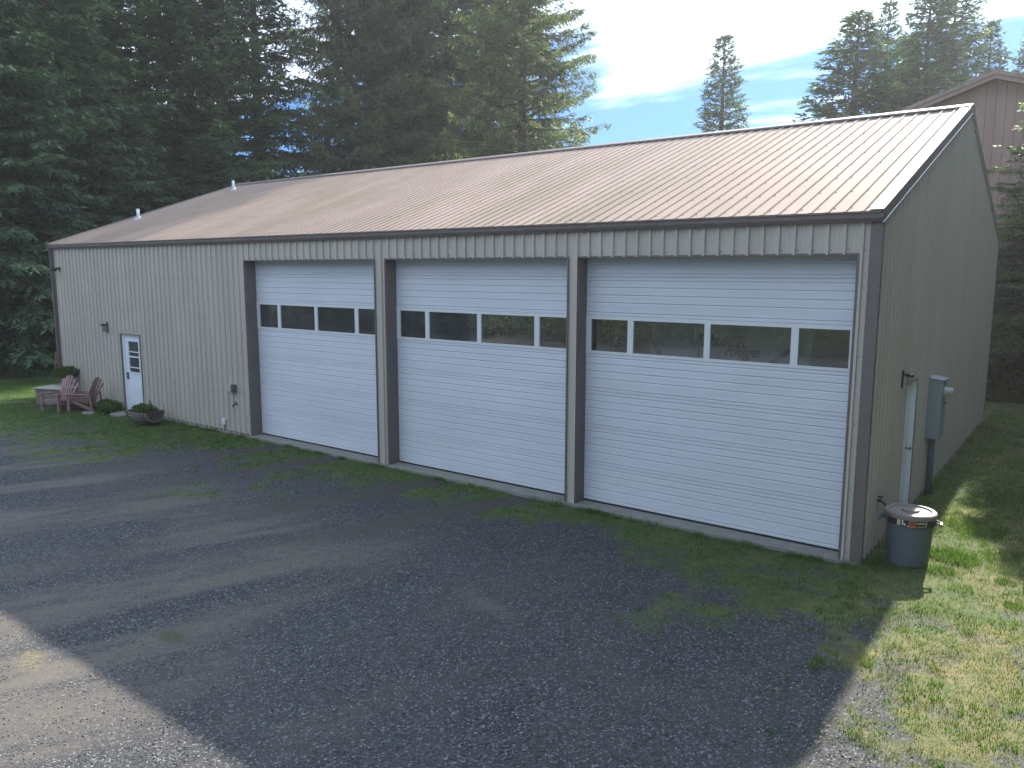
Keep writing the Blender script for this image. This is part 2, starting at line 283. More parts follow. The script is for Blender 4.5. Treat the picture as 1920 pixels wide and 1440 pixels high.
def make_ground():
    def axis(fine0, fine1, st, lo, hi):
        a = list(np.arange(fine0, fine1, st)); s = st; x = fine0
        left = []
        while x > lo: s *= 1.25; x -= s; left.append(x)
        s = st; x = a[-1]; right = []
        while x < hi: s *= 1.25; x += s; right.append(x)
        return np.array(left[::-1]+a+right)
    X = axis(-27, 4.5, .075, -1500, 1500); Y = axis(-11, 3.5, .075, -1500, 1500)
    XX, YY = np.meshgrid(X, Y); x = XX.ravel(); y = YY.ravel(); z = height(x, y)
    mk = masks(x, y); z = z+.012*mk['grass']+.01*(fbm(x, y, 6)-.5)
    far = np.hypot(x, y) > 120; z = np.where(far, 0, z)
    nx, ny = len(X), len(Y); i = np.arange(nx-1)[None, :]+nx*np.arange(ny-1)[:, None]; i = i.ravel()
    q = np.stack([i, i+1, i+nx+1, i+nx], 1)
    me = bpy.data.meshes.new('ground'); me.vertices.add(len(x)); me.vertices.foreach_set('co', np.stack([x, y, z], 1).ravel())
    me.loops.add(q.size); me.loops.foreach_set('vertex_index', q.ravel()); me.polygons.add(len(q))
    me.polygons.foreach_set('loop_start', np.arange(0, q.size, 4)); me.polygons.foreach_set('use_smooth', np.ones(len(q), bool)); me.update(calc_edges=True); me.validate()
    for k, v in mk.items():
        a = me.attributes.new(k, 'FLOAT', 'POINT'); a.data.foreach_set('value', v.astype(np.float32))
    m = bpy.data.materials.new('ground_gravel_and_turf'); m.use_nodes = True; nt = m.node_tree; N = nt.nodes; L = nt.links
    b = N['Principled BSDF']; b.inputs['Roughness'].default_value = .9; b.inputs['Specular IOR Level'].default_value = .25
    geo = N.new('ShaderNodeNewGeometry'); P = geo.outputs['Position']
    def noise(s, det=5, ro=.6):
        n = N.new('ShaderNodeTexNoise'); n.inputs['Scale'].default_value = s; n.inputs['Detail'].default_value = det; n.inputs['Roughness'].default_value = ro; L.new(P, n.inputs['Vector']); return n.outputs['Fac']
    def rng_(v, a, b_, c=0, d_=1):
        n = N.new('ShaderNodeMapRange'); n.inputs['From Min'].default_value = a; n.inputs['From Max'].default_value = b_; n.inputs['To Min'].default_value = c; n.inputs['To Max'].default_value = d_; L.new(v, n.inputs['Value']); return n.outputs[0]
    def mix(f, a, b_):
        n = N.new('ShaderNodeMix'); n.data_type = 'RGBA'
        for i_, v in ((0, f), (6, a), (7, b_)):
            if isinstance(v, tuple): n.inputs[i_].default_value = (*v, 1)
            elif isinstance(v, float): n.inputs[i_].default_value = v
            else: L.new(v, n.inputs[i_])
        return n.outputs[2]
    def math_(op, a, b_):
        n = N.new('ShaderNodeMath'); n.operation = op; n.use_clamp = True
        for i_, v in enumerate((a, b_)):
            if isinstance(v, float): n.inputs[i_].default_value = v
            else: L.new(v, n.inputs[i_])
        return n.outputs[0]
    def att(k):
        n = N.new('ShaderNodeAttribute'); n.attribute_name = k; return n.outputs['Fac']
    vo = N.new('ShaderNodeTexVoronoi'); vo.inputs['Scale'].default_value = 58; L.new(P, vo.inputs['Vector'])
    sp = N.new('ShaderNodeSeparateXYZ'); L.new(vo.outputs['Color'], sp.inputs[0])
    vo2 = N.new('ShaderNodeTexVoronoi'); vo2.inputs['Scale'].default_value = 85; L.new(P, vo2.inputs['Vector'])
    sp2 = N.new('ShaderNodeSeparateXYZ'); L.new(vo2.outputs['Color'], sp2.inputs[0])
    grav = mix(rng_(sp.outputs[0], .1, 1.), (.020, .021, .024), (.075, .077, .083))
    grav = mix(rng_(sp.outputs[1], .86, .98), grav, (.24, .24, .24))
    grav = mix(rng_(noise(.7, 4), .35, .65, 0, .45), grav, mix(rng_(sp2.outputs[0], 0, 1), (.05, .05, .05), (.10, .098, .095)))
    dustc = mix(rng_(noise(25, 6, .8), .3, .7), (.090, .080, .070), (.155, .135, .112))
    c = mix(math_('MULTIPLY', rng_(att('dust'), .0, 1.), rng_(noise(9, 6, .7), .25, .55, .45, .95)), grav, dustc)
    c = mix(att('dirt'), c, mix(noise(14, 6), (.050, .045, .040), (.095, .085, .075)))
    gr = mix(rng_(noise(11, 6, .7), .3, .7), (.030, .062, .016), (.100, .140, .036))
    dr = mix(rng_(noise(13, 6, .75), .3, .7), (.10, .105, .04), (.27, .225, .10))
    gr = mix(math_('MULTIPLY', att('dry'), rng_(noise(3.1, 6, .7), .35, .6, .2, 1)), gr, dr)
    gm = math_('MULTIPLY', rng_(math_('ADD', att('grass'), math_('SUBTRACT', noise(7, 7, .75), .5)), .25, .75), .92)
    c = mix(gm, c, gr)
    c = mix(att('moss'), c, (.06, .062, .03)); c = mix(math_('MULTIPLY', att('yellow'), rng_(noise(16, 6, .8), .38, .6)), c, (.20, .17, .085))
    L.new(c, b.inputs['Base Color'])
    bp = N.new('ShaderNodeBump'); bp.inputs['Strength'].default_value = .8; bp.inputs['Distance'].default_value = .014
    hh = math_('MULTIPLY', math_('SUBTRACT', 1.0, vo.outputs['Distance']), rng_(att('dust'), 0, 1, 1, .25))
    h2 = math_('ADD', math_('MULTIPLY', hh, .5), math_('MULTIPLY', noise(60, 3), .4)); L.new(h2, bp.inputs['Height']); L.new(bp.outputs[0], b.inputs['Normal'])
    me.materials.append(m); o = bpy.data.objects.new('ground', me); link(o); o['kind'] = 'structure'
make_ground()
MB().box(-24.62, -.03, -.085, 13.9, -.35, .0).build('concrete_slab', M_conc)['kind'] = 'structure'

hz = MB().box(-95, 60, -60, 110, -2, 48).build('haze', []) ; hz['kind'] = 'stuff'
hm = bpy.data.materials.new('haze'); hm.use_nodes = True; hn = hm.node_tree.nodes; hn.clear()
ho = hn.new('ShaderNodeOutputMaterial'); hv = hn.new('ShaderNodeVolumePrincipled'); hv.inputs['Color'].default_value = (.93, .96, 1, 1)
hv.inputs['Density'].default_value = .0006; hv.inputs['Anisotropy'].default_value = .45; hm.node_tree.links.new(hv.outputs[0], ho.inputs['Volume']); hz.data.materials.append(hm)
# ------------------------------------------------------------------ the metal building
L0, L1, W = -24.69, 0.0, 13.95
ZT, REC, HE, SL, ZR = 4.35, .285, 4.90, .348, 4.955
PITCHR = .2286
b0 = empty('metal_building', (-12.3, 7, 0))
tag(b0, 'long beige metal shop building with brown trim, tan ribbed roof and three white overhead doors', 'building')
def part(mb, name, m, **k):
    o = mb.build(name, m, None, **k); o.parent = b0; o.matrix_parent_inverse = Matrix.Translation((12.3, -7, 0)); return o
def ppart(me, name, loc):
    o = inst(name, me, b0, loc); o.matrix_parent_inverse = Matrix.Translation((12.3, -7, 0)); return o
def profile(a, b, ribs=True):
    # ribbed sheet section along one axis: list of (coordinate, outward relief)
    pts = []; k0 = math.floor(a/PITCHR)-1; k1 = math.ceil(b/PITCHR)+1
    for k in range(k0, k1+1):
        c = k*PITCHR
        pts += [(c-.028, 0), (c-.017, .038), (c+.017, .038), (c+.028, 0), (c+.078, 0), (c+.084, .0035), (c+.094, .0035), (c+.100, 0), (c+.131, 0), (c+.137, .0035), (c+.147, .0035), (c+.153, 0)]
    pts.sort(); out = []
    def at(x):
        for (x0, h0), (x1, h1) in zip(pts, pts[1:]):
            if x0 <= x <= x1: return h0+(h1-h0)*(x-x0)/(x1-x0)
        return 0
    out.append((a, at(a))); out += [p for p in pts if a < p[0] < b]; out.append((b, at(b)))
    return out
def wall_sheet(a, b, zlo, zhi, axis, pos, sgn):
    # axis 0 -> sheet runs along x at y=pos facing sgn*y ; axis 1 -> along y at x=pos facing sgn*x
    mb = MB(); pr = profile(a, b); vv = []
    zt = zhi if callable(zhi) else (lambda t: zhi)
    for back in (0, 1):
        for t, h in pr:
            hh = -.004 if back else h
            for z in (zlo, zt(t)):
                vv.append((t, pos+sgn*hh, z) if axis == 0 else (pos+sgn*hh, t, z))
    n = len(pr); ff = []
    for i in range(n-1):
        ff.append((2*i, 2*i+2, 2*i+3, 2*i+1)); j = 2*n+2*i; ff.append((j, j+1, j+3, j+2))
        ff.append((2*i, 2*n+2*i, 2*n+2*i+2, 2*i+2)); ff.append((2*i+1, 2*i+3, 2*n+2*i+3, 2*n+2*i+1))
    return mb.add(vv, ff)
def sheets(a, b, zlo, zhi, axis, pos, sgn, name='wall_panel', off=.045):
    k = math.floor((a-off)/(4*PITCHR)); t = a
    while t < b-1e-6:
        nxt = min(b, (k+1)*4*PITCHR+off)
        if nxt-t > .01: part(wall_sheet(t, nxt-.0008, zlo, zhi, axis, pos, sgn), name, M_wall)
        t = nxt; k += 1
DOORS = [(-14.355, -9.80), (-9.475, -4.985), (-4.785, -.272)]
LX, RX = -24.55, -.13
EX0, EX1, EZ = -20.63, -19.55, 2.26
YF = .0
sheets(LX, EX0, -.03, HE, 0, YF, -1); sheets(EX1, DOORS[0][0], -.03, HE, 0, YF, -1); sheets(EX0, EX1, EZ, HE, 0, YF, -1)
for i, (a, b) in enumerate(DOORS):
    sheets(a, b, ZT, HE, 0, YF, -1)
    nx = DOORS[i+1][0] if i < 2 else RX
    sheets(b, nx, -.03, HE, 0, YF, -1)
SY0, SY1, SZ0, SZ1 = 2.36, 3.32, .08, 2.29
gz = lambda t: ZR-.02+SL*min(t, W-t)
sheets(.05, SY0, -.05, gz, 1, 0, 1); sheets(SY0, SY1, SZ1, gz, 1, 0, 1); sheets(SY0, SY1, -.05, SZ0, 1, 0, 1); sheets(SY1, W-.05, -.05, gz, 1, 0, 1)
sheets(.05, W-.05, -.05, gz, 1, L0+.02, -1); sheets(LX, RX, -.05, HE, 0, W, 1)
# roof
def roof_mesh(front=True):
    mb = MB(); pr = profile(0, 4*PITCHR); vv = []; n = len(pr); ys = (-.14, W/2-.03)
    nrm = Vector((0, -SL, 1)).normalized()
    for lay in (0, 1):
        for t, h in pr:
            for yy in ys:
                p = Vector((t, yy, ZR+SL*yy))+nrm*((h*.55 if lay == 0 else -.006))
                if not front: p.y = W-p.y
                vv.append(tuple(p))
    ff = []
    for i in range(n-1):
        ff.append((2*i, 2*i+2, 2*i+3, 2*i+1)); j = 2*n+2*i; ff.append((j, j+1, j+3, j+2))
        ff.append((2*i, 2*n+2*i, 2*n+2*i+2, 2*i+2)); ff.append((2*i+1, 2*i+3, 2*n+2*i+3, 2*n+2*i+1))
    return mb.add(vv, ff)
rf = roof_mesh().mesh('roof_panel', M_roof); rb = roof_mesh(False).mesh('roof_panel', M_roof)
for k in range(27):
    ppart(rf, 'roof_panel', (L0+k*4*PITCHR, 0, 0)); ppart(rb, 'roof_panel', (L0+k*4*PITCHR, 0, 0))
# purlin-side lining keeps daylight out of the shop
# ridge cap
c = MB(); zr = ZR+SL*W/2
for sg in (-1, 1):
    yv = [0, .20*sg, .22*sg]; zv = [zr+.060, zr+.060-.20*SL, zr+.030-.22*SL]
    c.add([(L0-.03, W/2+yv[0], zv[0]), (L1+.05, W/2+yv[0], zv[0]), (L0-.03, W/2+yv[1], zv[1]), (L1+.05, W/2+yv[1], zv[1]), (L0-.03, W/2+yv[2], zv[2]), (L1+.05, W/2+yv[2], zv[2])], [(0, 1, 3, 2), (2, 3, 5, 4)])
part(c, 'ridge_cap', M_cap)
# rake trims (top flange over the last rib, vertical face, white highlight strip)
for X, s in ((L1, 1), (L0, -1)):
    for fr in (1, 0):
        c = MB(); c2 = MB()
        def P(x, t, dz): return (x, t if fr else W-t, ZR+SL*t+dz)
        ys = (-.15, W/2)
        xo = X+.045*s; xi = X-.16*s
        for (xa, za, xb, zb) in ((xi, .030, xi+.02*s, .040), (xi+.02*s, .040, xo, .040), (xo, .040, xo, -.13), (xo, -.13, xo-.03*s, -.13)):
            c.add([P(xa, ys[0], za), P(xa, ys[1], za), P(xb, ys[1], zb), P(xb, ys[0], zb)], [(0, 1, 2, 3)])
        part(c, 'rake_trim', M_cap if s == 1 else M_cap)
        for (xa, za, xb, zb) in ((xo+.003*s, -.120, xo+.012*s, -.135), (xo+.012*s, -.135, xo-.01*s, -.145)):
            c2.add([P(xa, ys[0], za), P(xa, ys[1], za), P(xb, ys[1], zb), P(xb, ys[0], zb)], [(0, 1, 2, 3)])
        part(c2, 'rake_highlight', M_wframe)  # white strip paints in the highlight along the rake's lower edge
# gutters
for fr in (1, 0):
    zg = ZR-.045; prof = [(-.005, zg+.01), (-.005, zg-.125), (-.085, zg-.125), (-.115, zg-.075), (-.118, zg-.02), (-.135, zg-.005), (-.135, zg+.012), (-.126, zg+.012), (-.126, zg), (-.108, zg-.02), (-.105, zg-.07), (-.08, zg-.115), (-.012, zg-.115), (-.012, zg+.01)]
    if not fr: prof = [(W-y, z) for y, z in prof]
    part(MB().prism(prof, 0, L0-.06, L1+.05), 'gutter', M_trim)
# corner trims
part(MB().prism([(-.13, -.028), (.028, -.028), (.028, .055), (.018, .055), (.018, -.018), (-.13, -.018)], 2, -.06, HE), 'corner_trim', M_trim)
part(MB().prism([(.028, W-.055), (.028, W+.028), (-.13, W+.028), (-.13, W+.018), (.018, W+.018), (.018, W-.055)], 2, -.06, HE), 'corner_trim', M_trim)
part(MB().prism([(L0+.14, -.028), (L0-.01, -.028), (L0-.01, .055), (L0, .055), (L0, -.018), (L0+.14, -.018)], 2, -.06, HE), 'corner_trim', M_trim)
dsp = MB(); dsp.tube([(L0+.03, -.09, HE-.12), (L0+.03, -.075, HE-.3), (L0+.03, -.075, .25), (L0+.03, -.14, .08)], .037, 6)
part(dsp, 'downspout', M_trim)
# slim base flashing along the walls
c = MB(); c.box(LX, EX0, -.03, .0, -.05, .03); c.box(EX1, DOORS[0][0], -.03, .0, -.05, .03); part(c, 'base_trim', M_trim)
c = MB(); c.box(0, .032, .056, SY0, -.06, .02); c.box(0, .032, SY1, W-.056, -.06, .02); part(c, 'base_trim', M_trim)
# screws
sc_ = MB()
def scr(p, n_, s=.0085):
    n_ = Vector(n_).normalized(); t = n_.orthogonal().normalized(); q = n_.cross(t); p = Vector(p); vv = []
    for h, k_ in ((0, 1.2), (.007, .85)):
        for i in range(5):
            a = 2*PI*i/5; vv.append(p+n_*h+(t*math.cos(a)+q*math.sin(a))*s*k_)
    sc_.add(vv, [(5, 6, 7, 8, 9)]+[(i, (i+1) % 5, (i+1) % 5+5, i+5) for i in range(5)])
nr = Vector((0, -SL, 1)).normalized()
for k in range(0, 108):
    x = L0+k*PITCHR+.043
    for j in range(9):
        y = .1+j*.86; scr(Vector((x+random.uniform(-.004, .004), y+random.uniform(-.012, .012), ZR+SL*y)), nr, .011)
for k in range(-108, 0):
    x = k*PITCHR+.045
    if x < LX+.02 or x > RX-.02: continue
    for z in (.12, 1.05, 2.0, 2.95, 3.9, 4.42):
        if any(a-.02 < x < b+.02 for a, b in DOORS) and z < 4.4: continue
        if EX0-.03 < x < EX1+.03 and z < 2.3: continue
        scr((x, -.001, z+random.uniform(-.01, .01)), (0, -1, 0))
for k in range(1, 60):
    y = k*PITCHR+.045
    for z in (.3, 1.25, 2.6, 3.7, 4.75, 5.7):
        if SY0-.03 < y < SY1+.03 and z < 2.6: continue
        if z < gz(y)-.2 and y < W-.1: scr((.001, y, z), (1, 0, 0))
o = part(sc_, 'screw_heads', M_screw); o['kind'] = 'stuff'
# lining & interior (keeps the shop dark)
c = MB(); c.box(L0+.4, L1-.25, W-.35, W-.30, 0, 4.7); c.box(L0+.40, L0+.44, 1.2, W-.36, 0, 4.7); part(c, 'inner_wall', M_inner)
# overhead doors
GRV = [.045, .215, .345, .475, .59]
def section(wd, h=.663):
    # raised horizontal ribs, real relief
    pts = [(0.0, -.012), (.004, 0), (.040, 0)]
    for g_ in GRV: pts += [(g_-.008, .0), (g_, -.008), (g_+.006, -.008), (g_+.022, .0035), (g_+.055, .001)]
    pts += [(h-.004, 0), (h, -.012)]; pts = sorted(set(pts)); mb = MB(); n = len(pts)
    vv = [(x, -y, z) for z, y in pts for x in (0, wd)]+[(0, .045, 0), (wd, .045, 0), (0, .045, h), (wd, .045, h)]
    ff = [(2*i, 2*i+1, 2*i+3, 2*i+2) for i in range(n-1)]; k = 2*n
    ff += [(k, k+2, k+3, k+1), (0, k, k+1, 1), (2*n-2, 2*n-1, k+3, k+2), tuple([k]+[2*i for i in range(n)]+[k+2]), tuple([k+3]+[2*i+1 for i in range(n)][::-1]+[k+1])]
    return mb.add(vv, ff)
PX = [(.10, .82), (.93, 2.20), (2.30, 3.57), (3.68, 4.40)]
WIDE = 4.62; sec = section(WIDE).mesh('door_section', M_white)
lab = ['leftmost white overhead door, windows reflecting dark trees', 'middle white overhead door', 'rightmost white overhead door with a trailer behind its windows']
for i, (a, b) in enumerate(DOORS):
    f = MB(); x0 = a-.0; yd = REC+.012
    # jamb returns, head return, thin outer trims
    f.box(a-.012, a-.002, -.026, yd-.002, -.02, ZT+.012); f.box(b+.002, b+.012, -.026, yd-.002, -.02, ZT+.012)
    f.box(a-.0018, b+.0018, -.026, yd-.002, ZT+.001, ZT+.012)
    f.box(a-.0125, b+.0125, -.031, -.0262, ZT-.006, ZT+.02); f.box(a-.018, a+.004, -.031, -.0262, -.02, ZT-.0062); f.box(b-.012, b+.018, -.031, -.0262, -.02, ZT-.0062)
    part(f, 'door_jamb', M_trim)
    dr = MB().box(a-.05, b+.05, yd-.004, yd+.004, .0, .028).box(a-.05, b+.05, yd+.05, yd+.09, .03, .07); dro = part(dr, 'overhead_door', M_dark); dro['label'] = lab[i]
    xa = a-.02
    for k in range(7):
        if k == 4: continue
        s_ = bpy.data.objects.new('door_section', sec); C.objects.link(s_); s_.parent = dro; s_.location = (xa-.02, yd, .03+k*.665-.035*(k > 99))
    # window rail: frame with four openings
    z0 = .03+4*.665; wf = MB(); zb, zt_ = z0+.045, z0+.60
    wf.box(xa-.02, xa+WIDE-.02, yd-.012, yd+.03, z0, zb); wf.box(xa-.02, xa+WIDE-.02, yd-.012, yd+.03, zt_, z0+.663)
    edges = [xa-.02]+[a+t for p in PX for t in p]+[xa+WIDE-.02]
    for j in range(0, len(edges), 2): wf.box(edges[j], edges[j+1], yd-.011, yd+.03, zb, zt_)
    wf.box(xa-.02, xa+WIDE-.02, yd-.0145, yd-.0125, zb-.008, zb+.004)
    wo = wf.build('window_rail', M_wframe); wo.parent = dro
    for p0, p1 in PX:
        pn = MB().box(a+p0+.001, a+p1-.001, yd+.010, yd+.012, zb+.001, zt_-.001).build('pane', M_glass); pn.parent = dro
# entry door (front wall)
c = MB(); c.box(EX0-.02, EX0, -.03, .12, -.0, EZ+.02); c.box(EX1, EX1+.02, -.03, .12, 0, EZ+.02); c.box(EX0+.0002, EX1-.0002, -.03, .12, EZ, EZ+.02); part(c, 'door_trim', M_trim)
c = MB(); c.box(EX0+.002, EX0+.10, .02, .13, .0, EZ-.002); c.box(EX1-.035, EX1-.002, .02, .13, 0, EZ-.002); c.box(EX0+.102, EX1-.037, .02, .13, EZ-.05, EZ-.002)
part(c, 'door_frame', M_entry)
dx0, dx1 = EX0+.104, EX1-.039
c = MB(); gx0, gx1, g0, g1 = dx0+.18, dx1-.13, 1.14, 2.08
c.box(dx0, dx1, .05, .095, .015, g0); c.box(dx0, dx1, .05, .095, g1, EZ-.053); c.box(dx0, gx0, .05, .095, g0+.0002, g1-.0002); c.box(gx1, dx1, .05, .095, g0+.0002, g1-.0002)
for px0 in (dx0+.14, dx0+.5):                                   # pressed lower panels
    c.box(px0, px0+.30, .042, .0498, .22, .80); c.box(px0+.03, px0+.27, .036, .0418, .26, .76)
de = part(c, 'entry_door', M_entry, bevel=.003); de['label'] = 'white entry door with a two-part sash window'
c = MB(); fw = .035
c.box(gx0-.02, gx0+fw, .035, .049, g0-.02, g1+.02); c.box(gx1-fw, gx1+.02, .035, .049, g0-.02, g1+.02)
for z in (g0-.02, (g0+g1)/2-.02, g1-.02): c.box(gx0+fw+.0002, gx1-fw-.0002, .034, .049, z, z+.042)
c.box(gx0+fw+.0002, gx1-fw-.0002, .046, .056, g0+.14, g0+.17); c.box(gx0+fw+.0002, gx1-fw-.0002, .046, .056, g0+.60, g0+.625)
o = c.build('sash_frame', M_entry); o.parent = de
for z0, z1 in ((g0+.022, (g0+g1)/2-.021), ((g0+g1)/2+.023, g1-.021)):
    o = MB().box(gx0+fw, gx1-fw, .060, .063, z0, z1).build('pane', M_glass); o.parent = de
c = MB(); c.box(dx0+.045, dx0+.105, .030, .049, .93, 1.13); c.tube([(dx0+.075, .045, 1.0), (dx0+.075, -.01, 1.0), (dx0+.15, -.015, .99)], .012, 6); c.tube([(dx0+.075, .03, 1.09), (dx0+.075, .005, 1.09)], .022, 8)
o = c.build('handle', M_dark); o.parent = de
part(MB().box(dx0-.0, dx1+.0, .10, .16, .0, EZ-.05), 'door_backing', M_inner)
# side door (right gable wall)
c = MB(); c.box(-.11, .034, SY0-.018, SY0, SZ0, SZ1+.018); c.box(-.11, .034, SY1, SY1+.018, SZ0, SZ1+.018); c.box(-.11, .034, SY0+.0002, SY1-.0002, SZ1, SZ1+.018); c.box(-.11, .034, SY0+.0002, SY1-.0002, SZ0-.03, SZ0)
part(c, 'door_trim', M_trim)
c = MB(); c.box(-.12, .022, SY0+.002, SY0+.035, SZ0+.002, SZ1-.002); c.box(-.12, .022, SY1-.035, SY1-.002, SZ0+.002, SZ1-.002); c.box(-.12, .022, SY0+.037, SY1-.037, SZ1-.04, SZ1-.002)
part(c, 'door_frame', M_entry)
ds = part(MB().box(-.105, -.06, SY0+.038, SY1-.038, SZ0+.005, SZ1-.043), 'side_door', M_entry); ds['label'] = 'plain white side door seen almost edge-on'
kn = MB().lathe([(.001, .0), (.030, .0), (.030, .008), (.012, .012), (.012, .045), (.028, .055), (.030, .07), (.020, .085), (.001, .088)], 12)
o = kn.build('door_knob', M_brass); o.parent = ds; o.location = (-.0605, SY1-.12, 1.09); o.rotation_euler = (0, PI/2, 0)

# ------------------------------------------------------------------ fixtures on the walls
def wall_lamp(name, loc, rz, label):
    t = empty(name, loc, rz); tag(t, label, 'wall light', 'lantern lights beside the walk doors')
    MB().box(-.055, .055, -.02, 0, -.17, .17).build('back_plate', M_dark, t, bevel=.004)
    c = MB(); c.lathe([(.02, .10), (.085, .08), (.09, .05), (.085, .04), (.0, .04)], 12, (0, -.13, .02)); c.box(-.02, .02, -.12, -.02, .08, .11); c.build('hood', M_dark, t)
    MB().lathe([(.0, -.14), (.04, -.13), (.058, .03), (.058, .039), (0, .039)], 10, (0, -.13, .02)).build('shade', M_frost, t, smooth=True)
    return t
M_frost = mat('frosted_glass', (.30, .33, .33), .2, 0, .1, 10)
wall_lamp('wall_lamp', (-21.33, -.022, 2.42), 0, 'small black lantern light on the front wall up and left of the white entry door')
wl = wall_lamp('wall_lamp', (.024, 1.98, 2.44), PI/2, 'small black lantern light on the shaded gable wall beside the side door')
wl.scale = (.8, .8, .8)
# flood light at the top of the left front corner
t = empty('flood_light', (-24.2, -.03, 4.16)); tag(t, 'small dark twin-head security light near the top of the left front corner', 'security light')
MB().box(-.05, .05, -.03, 0, -.05, .05).build('mount', M_dark, t)
for sx in (-1, 1):
    c = MB(); c.tube([(0.02*sx, -.03, 0), (.05*sx, -.09, .0), (.07*sx, -.12, -.01)], .012, 6); c.tube([(.06*sx, -.10, .01), (.14*sx, -.2, -.04)], [.03, .05], 8); c.build('lamp_head', M_dark, t)
# junction box, hose bibs, outlet
t = empty('junction_box', (-15.0, -.022, 1.16)); tag(t, 'beige utility box with a dark grey side cover left of the first overhead door', 'utility box')
MB().box(-.21, -.03, -.07, 0, -.09, .09).build('box_body', M_beigep, t, bevel=.004)
MB().prism([(-.03, 0), (-.03, -.10), (.11, -.16), (.11, 0)], 2, -.10, .10).build('side_cover', M_grey, t)
def bib(loc, rz, label):
    t = empty('hose_bib', loc, rz); tag(t, label, 'outdoor tap', 'outdoor taps on the building')
    MB().tube([(0, .03, 0), (0, -.07, 0), (0, -.12, -.03), (0, -.13, -.07)], [.016, .018, .018, .014], 8).build('spout', M_hoop, t)
    c = MB(); c.tube([(0, -.06, .01), (0, -.06, .06)], .007, 6); c.lathe([(.0, 0), (.035, 0), (.037, .006), (.035, .012), (0, .012)], 10, (0, -.06, .055)); c.build('wheel_handle', M_hoop, t)
    MB().tube([(0, 0, 0), (0, -.012, 0)], .033, 10).build('flange', M_hoop, t)
bib((-14.92, -.02, .76), 0, 'small dark outdoor tap low on the front wall under the beige utility box')
bib((.02, .72, .76), PI/2, 'metal outdoor tap on the gable wall just behind the near corner')
t = empty('outlet_cover', (-15.49, -.024, .24)); tag(t, 'small white weatherproof outlet box low on the front wall', 'outlet')
MB().box(-.055, .055, -.05, 0, -.08, .08).build('housing', M_wframe, t, bevel=.008); MB().box(-.048, .048, -.064, -.051, -.07, .07).build('flip_cover', M_wframe, t, bevel=.005)
MB().tube([(0, -.02, -.08), (0, -.02, -.28)], .012, 6).build('conduit', M_grey, t)
# electric meter
t = empty('meter_box', (.02, 4.68, 0)); tag(t, 'tall grey electrical service enclosure with round meter and conduit on the gable wall', 'meter box')
MB().box(0, .235, -.23, .24, 1.06, 2.15).build('enclosure', M_galv, t, bevel=.006)
MB().prism([(0, 2.152), (.255, 2.152), (.255, 2.135), (.262, 2.135), (.262, 2.165), (0, 2.20)], 1, -.245, .255).build('rain_hood', M_galv, t)
MB().box(.236, .242, -.21, .22, 1.09, 1.66).build('breaker_cover', M_galv, t, bevel=.002)
o = MB().lathe([(.0, 0), (.095, 0), (.095, .03), (.082, .035), (.082, .13), (.06, .15), (0, .152)], 20).build('meter', M_metw := mat('meter_glass', (.5, .52, .52), .15, 0, .1, 10), t, smooth=False); o.location = (.243, -.02, 1.93); o.rotation_euler = (0, PI/2, 0)
MB().tube([(.235, .1, 1.72), (.27, .1, 1.70)], .02, 8).build('latch', M_dark, t)
MB().tube([(.10, .0, 1.058), (.10, .0, -.1)], .057, 14).build('conduit', M_grey, t, smooth=True)
# vents on the roof
for i, (x, y, l) in enumerate(((-23.9, 2.5, 'short white vent pipe on the roof, nearer the left front corner'), (-23.65, 6.05, 'short white vent pipe on the roof, just below the ridge at the far end'))):
    zb = ZR+SL*y; t = empty('vent_pipe', (x, y, zb)); tag(t, l, 'vent pipe', 'vent pipes at the far end of the roof')
    MB().tube([(0, 0, -.05), (0, 0, .34)], .05, 12).build('pipe', M_wframe, t, smooth=True)
    MB().lathe([(.16, -.05), (.13, .03), (.07, .10), (.052, .13)], 14).build('flashing_boot', M_pipe, t)
# pink rope loop at the corner
c = MB(); pts = [(-24.78, -.13, .78), (-24.80, -.13, 1.1), (-24.74, -.14, 1.38), (-24.68, -.13, 1.48), (-24.63, -.13, 1.40), (-24.60, -.13, 1.2), (-24.58, -.12, .98)]
c.tube(pts, .013, 6); c.tube([(-24.68, -.14, 1.48), (-24.70, -.15, 1.3), (-24.64, -.15, 1.1)], .018, 6); c.tube([(-24.68, -.04, 1.49), (-24.68, -.15, 1.47)], .01, 6)
o = c.build('hanging_rope', M_rope); tag(o, 'faded pink rope looped on the downspout at the left front corner', 'rope')

# ------------------------------------------------------------------ trailer parked behind the right door
t = empty('travel_trailer', (-2.9, 2.2, 0)); tag(t, 'white travel trailer with dark lettering parked inside behind the right door windows', 'trailer')
c = MB(); prof = [(-.72, .6), (-.78, 1.4), (-.74, 2.4), (-.66, 2.8), (-.45, 3.2), (-.1, 3.42), (.5, 3.5), (6.0, 3.52), (6.0, .6)]
c.prism(prof, 0, -1.28, 1.62); c.build('body', M_rv, t, bevel=.03)
def zy(z):
    for (y0, z0), (y1, z1) in zip(prof, prof[1:]):
        if z0 <= z <= z1: return y0+(y1-y0)*(z-z0)/(z1-z0)
for sx, xt, xb in ((-1, -1.22, -1.0), (1, 1.30, .93)):
    c = MB(); c.bar((xt, zy(2.84)-.012, 2.84), (xb, zy(2.52)-.012, 2.52), .085, .012, (0, -1, .3)); c.build('stripe', M_ink, t)
